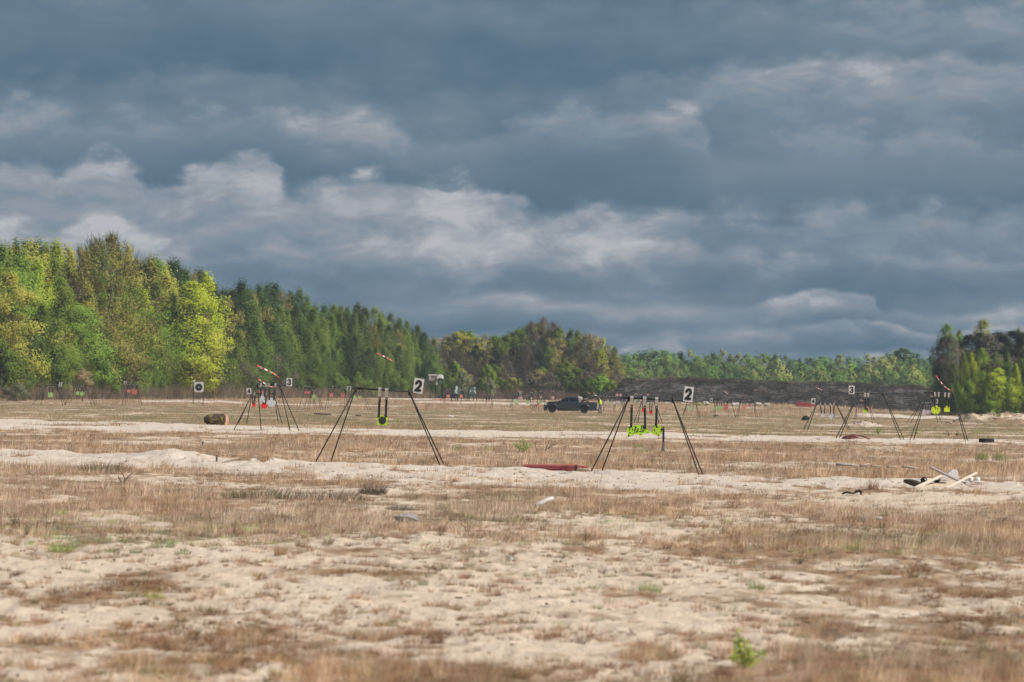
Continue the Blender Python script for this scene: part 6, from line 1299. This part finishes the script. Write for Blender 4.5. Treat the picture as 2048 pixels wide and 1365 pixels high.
def shreds():
    g = hit(1703, 992); Y = g.y; s = Y / FPX; t = thing('shredded_tyre', 'torn black and white scrap of tyre lying below the near track at the right', 'tyre scrap', g)
    m = MB(); m.tube([W(1683.5, 988.5, Y), W(1688, 986.4, Y), W(1695, 985, Y), W(1702, 986.5, Y), W(1708, 987.5, Y)], [1.4 * s, 2.2 * s, 2.6 * s, 2.0 * s, 1.6 * s], 8); m.build('strip', M_TYRE, t)
    m = MB(); m.tube([W(1707, 987.5, Y), W(1713, 983.4, Y), W(1719, 981.8, Y), W(1722.5, 984.5, Y), W(1721.5, 990.5, Y)], [1.6 * s, 2.4 * s, 3.0 * s, 2.8 * s, 2.0 * s], 8); m.build('curl', M_TYRE, t)
    m = MB(); m.blob(W(1715, 988.6, Y - .05), (5 * s, .03, 1.2 * s), 5, .2); m.blob(W(1692.5, 988.4, Y - .05), (2.6 * s, .03, .9 * s), 6, .2); m.build('white_cord', M_TWHITE, t)
shreds()

# ------------------------------------------------------------ single plants
def herb(name, label, px, py, wpx, hpx, cols, n=120, leaf=2.2, stems=7, seed=1, cat='plant', group=None, up=.55, Y=None):
    """stems with leaves; sizes in picture pixels at the plant's own distance"""
    g = hit(px, py) if Y is None else GP(px, Y); s = g.y / FPX; R = np.random.RandomState(seed); t = thing(name, label, cat, g - Vector((0, 0, .02)), group)
    S = []; m = MB()
    for i in range(stems):
        a = R.rand() * 6.28; o = Vector((math.cos(a) * wpx * .12 * s * R.rand(), math.sin(a) * wpx * .12 * s, 0)); k = (i + .5) / stems * 2 - 1
        tip = Vector((k * wpx * .46 * s + R.randn() * wpx * .04 * s, R.randn() * wpx * .25 * s, hpx * s * (1 - .55 * abs(k)) * (.75 + .3 * R.rand())))
        p0 = g + o - Vector((0, 0, .01)); p2 = g + tip; p1 = p0.lerp(p2, .5) + Vector((0, 0, hpx * s * .08)); m.tube([p0, p1, p2], [max(.002, .35 * s), max(.0015, .28 * s), .001], 4); S.append((p0, p1, p2))
    m.build('stems', mat('plant_stem', (.12, .10, .05), .8), t)
    P = np.empty((n, 3)); 
    for i in range(n):
        p0, p1, p2 = S[R.randint(stems)]; k = up * .3 + (1 - up * .3) * R.rand(); q = p0.lerp(p1, k * 2) if k < .5 else p1.lerp(p2, k * 2 - 1); P[i] = q + Vector(R.randn(3) * leaf * s * .8)
    nr = R.randn(n, 3) + np.array([.3, -.6, .5]); nr /= np.linalg.norm(nr, axis=1, keepdims=True); a = np.cross(nr, R.randn(n, 3)); a /= np.linalg.norm(a, axis=1, keepdims=True); b = np.cross(nr, a); L = leaf * s * (.6 + .7 * R.rand(n))[:, None]
    P[:, 2] = np.maximum(P[:, 2], g.z + .003)
    V = np.empty((n, 4, 3)); V[:, 0] = P - a * L * .7; V[:, 1] = P + b * L * .38; V[:, 2] = P + a * L * .7; V[:, 3] = P - b * L * .38; V -= np.array(g - Vector((0, 0, .02)))
    c = np.array(cols)[R.choice(len(cols), n)] * (.8 + .4 * R.rand(n))[:, None]
    me = npmesh('leaves', V.reshape(-1, 3), np.arange(n * 4).reshape(-1, 4), np.repeat(c, 4, 0), False, 4); me.materials.append(M_GRASS)
    o = bpy.data.objects.new('leaves', me); COL.objects.link(o); o.parent = t; ORG[o] = g; return t
def tuft(label, px, py, wpx, hpx, cols, n=160, seed=1, group='single grass tufts', name='grass_tuft', lean=.55, wd=.6, cat='grass tuft'):
    g = hit(px, py); s = g.y / FPX; st = RS.get_state(); RS.seed(seed)
    V, C = blades(np.array([0.0]), np.array([g.y]), np.array([0.0]), n, np.array([hpx * s * 1.25]), np.array([wpx * s * .5]), lean, wd * s, np.array([[1, 1, 1.]]))
    cc = np.array(cols)[RS.choice(len(cols), n)] * (.75 + .5 * RS.rand(n))[:, None]; RS.set_state(st); V[:, 1] -= g.y
    me = npmesh(name, V, np.arange(len(V)).reshape(-1, 3), np.repeat(cc, 3, 0)); me.materials.append(M_GRASS)
    o = bpy.data.objects.new(name, me); COL.objects.link(o); o.location = g - Vector((0, 0, .008)); return tag(o, label, cat, group)
YG = [(.46, .56, .05), (.28, .44, .05), (.62, .60, .07), (.18, .30, .05), (.52, .58, .28)]
FG = [(.22, .40, .05), (.34, .48, .07), (.13, .24, .05), (.42, .50, .16)]
herb('sapling', 'yellow green leafy sapling on the sand at the bottom, right of centre', 1494, 1337, 86, 54, YG, 480, 5.6, 12, 3, up=.05)
t_ = herb('sapling', 'single tall leafy shoot rising left out of the sapling at the bottom', 1478, 1335, 18, 96, YG, 220, 5.2, 3, 5, up=.05)
herb('leafy_shrub', 'leafy green shrub in the brown grass between the two large stands', 1045, 905, 56, 30, FG, 330, 2.1, 11, 7, up=.1)
herb('sapling', 'thin leafy twig standing above the green shrub between the large stands', 1047, 904, 10, 40, FG, 40, 1.7, 2, 8, up=.5)
for i, (x, y, w, h, cs, lab) in enumerate(((916, 904, 26, 17, FG, 'dark green seedling clump farther left of the leafy shrub'), (978, 903, 40, 14, YG, 'low yellow green seedlings just left of the leafy shrub'), (1271, 897, 26, 9, FG, 'low green weed under the lime animal shaped plate'), (1290, 905, 34, 7, FG, 'flat green weed under the tilted lime plate'),
        (1756, 869, 14, 15, YG, 'bright yellow green weed behind the pale track, below the right stand 3'), (1834, 870, 12, 9, YG, 'small yellow green weed between the two right-hand stands'), (1914, 873, 13, 11, [(.07, .14, .04), (.3, .15, .06)], 'round dark green weed with orange leaves near the lying tyre'), (1896, 873, 22, 10, [(.10, .06, .045), (.14, .09, .06)], 'dark brown withered weed left of the round green one'),
        (1962, 869, 40, 8, YG, 'sparse yellowish weeds above the lying tyre'), (796, 846, 8, 10, YG, 'tiny yellow green weed right of the square lime plate'), (1998, 806 + 29, 12, 6, FG, 'green weed on the reddish dirt mound'), (1340, 805, 40, 9, YG, 'yellow green scrub at the foot of the bank'))):
    herb('weed', lab, x, y, w, h, cs, 70, 1.9 if y > 850 else 1.5, 6, 20 + i, group='green weeds in the dry grass')
herb('broom_scrub', 'yellow green scrub at the foot of the bank right of the right sign 2', 1396, 812, 26, 9, YG, 160, 1.5, 7, 41, Y=770)
tuft('vivid green grass tuft, right of centre in the foreground', 1300, 1182, 44, 19, [GREEN, (.18, .30, .05), (.12, .22, .04)], 260, 1, lean=.7)
tuft('vivid green grass tuft with a pointed top, right foreground', 1513, 1180, 34, 19, [GREEN, (.18, .28, .05), (.10, .18, .04)], 200, 2, lean=.6)
tuft('broad bright green grass tuft at the left', 122, 1103, 50, 24, [LIME, (.24, .34, .08), (.16, .24, .07)], 260, 3, lean=.7)
tuft('small lime green grass tuft, lower left', 308, 1197, 34, 22, [LIME, (.34, .38, .08)], 110, 4, lean=.7)
for i, (x, y, w, h, lab) in enumerate(((221, 1105, 20, 11, 'dense olive tuft, left of a row of three'), (272, 1106, 26, 13, 'dense olive tuft, middle of a row of three'), (365, 1110, 30, 13, 'blue green tuft, right of a row of three'), (845, 1172, 18, 14, 'compact grey green tuft in the middle foreground'), (970, 1185, 20, 15, 'brown green round tuft in the middle foreground'),
        (1195, 1243, 26, 11, 'dark green tuft low in the right centre'), (277, 1141, 8, 6, 'tiny dark tuft below the row of three'), (168, 1146, 22, 9, 'low grey green tuft at the left below the broad bright one'), (40, 1166, 20, 10, 'small olive tuft near the left edge'), (450, 1172, 14, 9, 'small dark tuft left of centre in the foreground'),
        (940, 1155, 16, 7, 'flat dark green tuft above the brown green round one'), (1221, 1154, 20, 9, 'small green tuft up left of the vivid green one'), (1294, 1153, 16, 10, 'dark olive tuft just above the vivid green one'), (325, 1096, 44, 22, 'loose pale green tuft in the left middle ground'), (1700, 1100, 50, 16, 'low green weeds in the right middle ground'), (1140, 1093, 36, 14, 'pale green tuft at the centre of the middle ground'))):
    tuft(lab, x, y, w, h, [GREEN, OLIVE, BLUEG, (.13, .15, .07)] if i != 4 else [OLIVE, BROWN], 150, 50 + i, lean=.75)
for i, (x, y, w, h, lab) in enumerate(((1962, 921, 26, 21, 'left one of the two tall green grass clumps at the right edge'), (2000, 922, 34, 20, 'right one of the two tall green grass clumps at the right edge'))): tuft(lab, x, y, w, h, [(.16, .22, .08), (.24, .28, .12), (.12, .18, .06)], 200, 80 + i, lean=.18)
for i, (x, y, w, h, lab) in enumerate(((735, 1352, 120, 46, 'big blurred straw clump at the bottom left of centre'), (960, 1368, 90, 62, 'tall blurred straw clump at the bottom centre'), (30, 1335, 60, 40, 'blurred straw clump in the bottom left corner'), (130, 1342, 50, 38, 'blurred straw clump right of the corner one'), (340, 1350, 90, 34, 'low blurred straw clump at the bottom left'),
        (560, 1120 - 8, 20, 30, 'thin brown weed in the left foreground'), (1740, 1215, 90, 46, 'big pale straw clump at the right'), (1860, 1290, 110, 40, 'broad straw clump at the lower right'), (1640, 1360, 120, 34, 'straw clump at the bottom right of the sapling'), (1990, 1355, 90, 44, 'straw clump in the bottom right corner'), (1150, 1362, 90, 34, 'straw clump at the bottom right of centre'),
        (1745, 980, 18, 22, 'stiff brown grass clump standing on the near track'), (545, 1178, 36, 20, 'fuzzy straw tuft in the left foreground'), (430, 1190, 40, 18, 'fuzzy brown tuft low in the left foreground'))):
    tuft(lab, x, y, w, h, [STRAW, BROWN, (.38, .26, .15), REDB], 420 if w > 60 else 160, 90 + i, 'single straw clumps', 'straw_clump', .45, .7)
for i, (x, y, w, h, cs, lab) in enumerate(((205, 944, 110, 20, [(.13, .11, .07), (.10, .13, .05), (.18, .12, .08)], 'dark green and brown mat of heath below the near track, left'), (520, 997, 150, 24, [(.11, .10, .05), (.09, .11, .04), (.16, .12, .08)], 'left, greener end of the long dark heath mat'), (660, 1000, 160, 26, [(.14, .10, .07), (.10, .085, .06), (.17, .13, .09)], 'right, browner end of the long dark heath mat'),
        (745, 990, 50, 22, [(.10, .08, .06), (.14, .10, .08)], 'dark round heath bush closing the long mat'), (800, 1022, 60, 12, [(.13, .11, .09), (.2, .17, .14)], 'grey brown dead mat above the large grey stone'), (330, 1002 - 12, 90, 12, [(.16, .14, .12), (.12, .10, .08)], 'grey dead heath strip in the left middle ground'))):
    tuft(lab, x, y, w, h, cs, 520, 120 + i, 'dark heath mats', 'heath_mat', .8, .9, 'heath mat')
for i, (x, y, w, h) in enumerate(((52, 1072, 40, 46), (28, 1050, 26, 30), (935, 1066, 36, 38), (470, 1070, 26, 34), (880, 1012 + 60, 30, 26), (1170, 1085, 26, 24), (1445, 1068, 44, 34), (1700, 1062, 34, 38), (1765, 1070, 40, 34), (1850, 1085, 30, 30), (1600, 1130, 36, 28), (1560, 1085, 24, 26))):
    herb('dead_weed', 'dry upright reddish brown weed in the middle ground, ' + ('leftmost', 'second from the left', 'just left of centre', 'third from the left', 'beside the one left of centre', 'right of centre', 'fifth from the right', 'third from the right', 'tall, second from the right', 'rightmost', 'lowest in the photo', 'fourth from the right')[i], x, y, w, h,
         [(.22, .11, .07), (.32, .19, .12), (.15, .08, .05)], 90, 1.5, 9, 200 + i, group='dry upright weeds')
def twig(label, pts_list, r, name='dead_twig', mt=None):
    g = hit(*pts_list[0][0]); Y = g.y; s = Y / FPX; t = thing(name, label, 'twig', g); z0 = W(pts_list[0][0][0], pts_list[0][0][1], Y).z; m = MB()
    for pts in pts_list: m.tube([W(a, b, Y) + Vector((0, 0, g.z - z0)) for a, b in pts], [r * s * (1 - .6 * i / (len(pts) - 1)) for i in range(len(pts))], 5)
    m.build('branches', mt or M_WOODD, t)
twig('bare forked twig like a Y below the near track, left', [[(249, 969), (250, 960), (246, 950), (239, 941)], [(250, 961), (258, 953), (269, 943)], [(243, 965), (238, 957), (236, 951)]], 1.4)
twig('thin dead twig right of the leafy shrub', [[(1076, 904), (1071, 895), (1070, 884)]], 1.3)
twig('curved dead twig farther right of the leafy shrub', [[(1091, 903), (1094, 893), (1097, 886)], [(1096, 899), (1102, 892), (1112, 890), (1116, 886)]], 1.2)
def bird():
    Y = 1000.0; c = W(1061, 324.5, Y); s = Y / FPX; t = thing('bird', 'tiny dark bird flying high in the middle of the sky', 'bird', c); m = MB(); m.blob(c, (.12, .05, .05), 2, .1); m.build('body', M_TRIM, t)
    for sd_ in (-1, 1): m = MB(); m.prism([(0, 0), (.07, 0), (.05 + .1 * sd_, .16), (-.02 + .1 * sd_, .14)], -.01, .01, c=c); m.build('wing', M_TRIM, t)
bird()

# ------------------------------------------------------------ air
def haze():
    m = bpy.data.materials.new('thin_air'); m.use_nodes = True; N = NT(m.node_tree); N.n.clear(); o = N.new('ShaderNodeOutputMaterial'); v = N.new('ShaderNodeVolumePrincipled')
    v.inputs['Color'].default_value = (.80, .88, .96, 1); v.inputs['Density'].default_value = HAZE; v.inputs['Anisotropy'].default_value = .2; N.link(v.outputs[0], o.inputs['Volume'])
    b = MB(); b.box((0, 700, 29.5), (1300, 1700, 63)); h = b.build('haze', m); tag(h, 'thin pale air over the whole range', kind='stuff'); h.display_type = 'WIRE'
HAZE = 0.00012
if HAZE: haze()

# ------------------------------------------------------------ labels of look-alike trees: tell them apart by their place in the row
def relabel():
    from collections import defaultdict
    d = defaultdict(list)
    for o in SC.objects:
        if o.parent is None and 'label' in o.keys(): d[o['label']].append(o)
    ordn = ['leftmost', 'second', 'third', 'fourth', 'fifth', 'sixth', 'seventh', 'eighth', 'ninth', 'tenth', 'eleventh', 'twelfth', 'thirteenth', 'fourteenth', 'fifteenth']
    for lab, os_ in d.items():
        if len(os_) < 2: continue
        os_.sort(key=lambda o: o.location.x / o.location.y)
        for i, o in enumerate(os_):
            if len(lab.split()) > 15: lab = lab.replace('on the middle skyline', 'atop the middle wood').replace('on the left skyline', 'atop the left wood').replace('halfway up in', 'in')
            if len(lab.split()) > 15: lab = lab.replace(' high crowned', '').replace(' twiggy', '')
            if len(lab.split()) > 15: continue
            if i == 0 or i == len(os_) - 1: o['label'] = ('rightmost ' if i else 'leftmost ') + lab
            elif len(lab.split()) <= 13: o['label'] = f'{lab}, {ordn[i]} from left'
            else: o['label'] = ordn[i] + ' ' + lab
relabel()
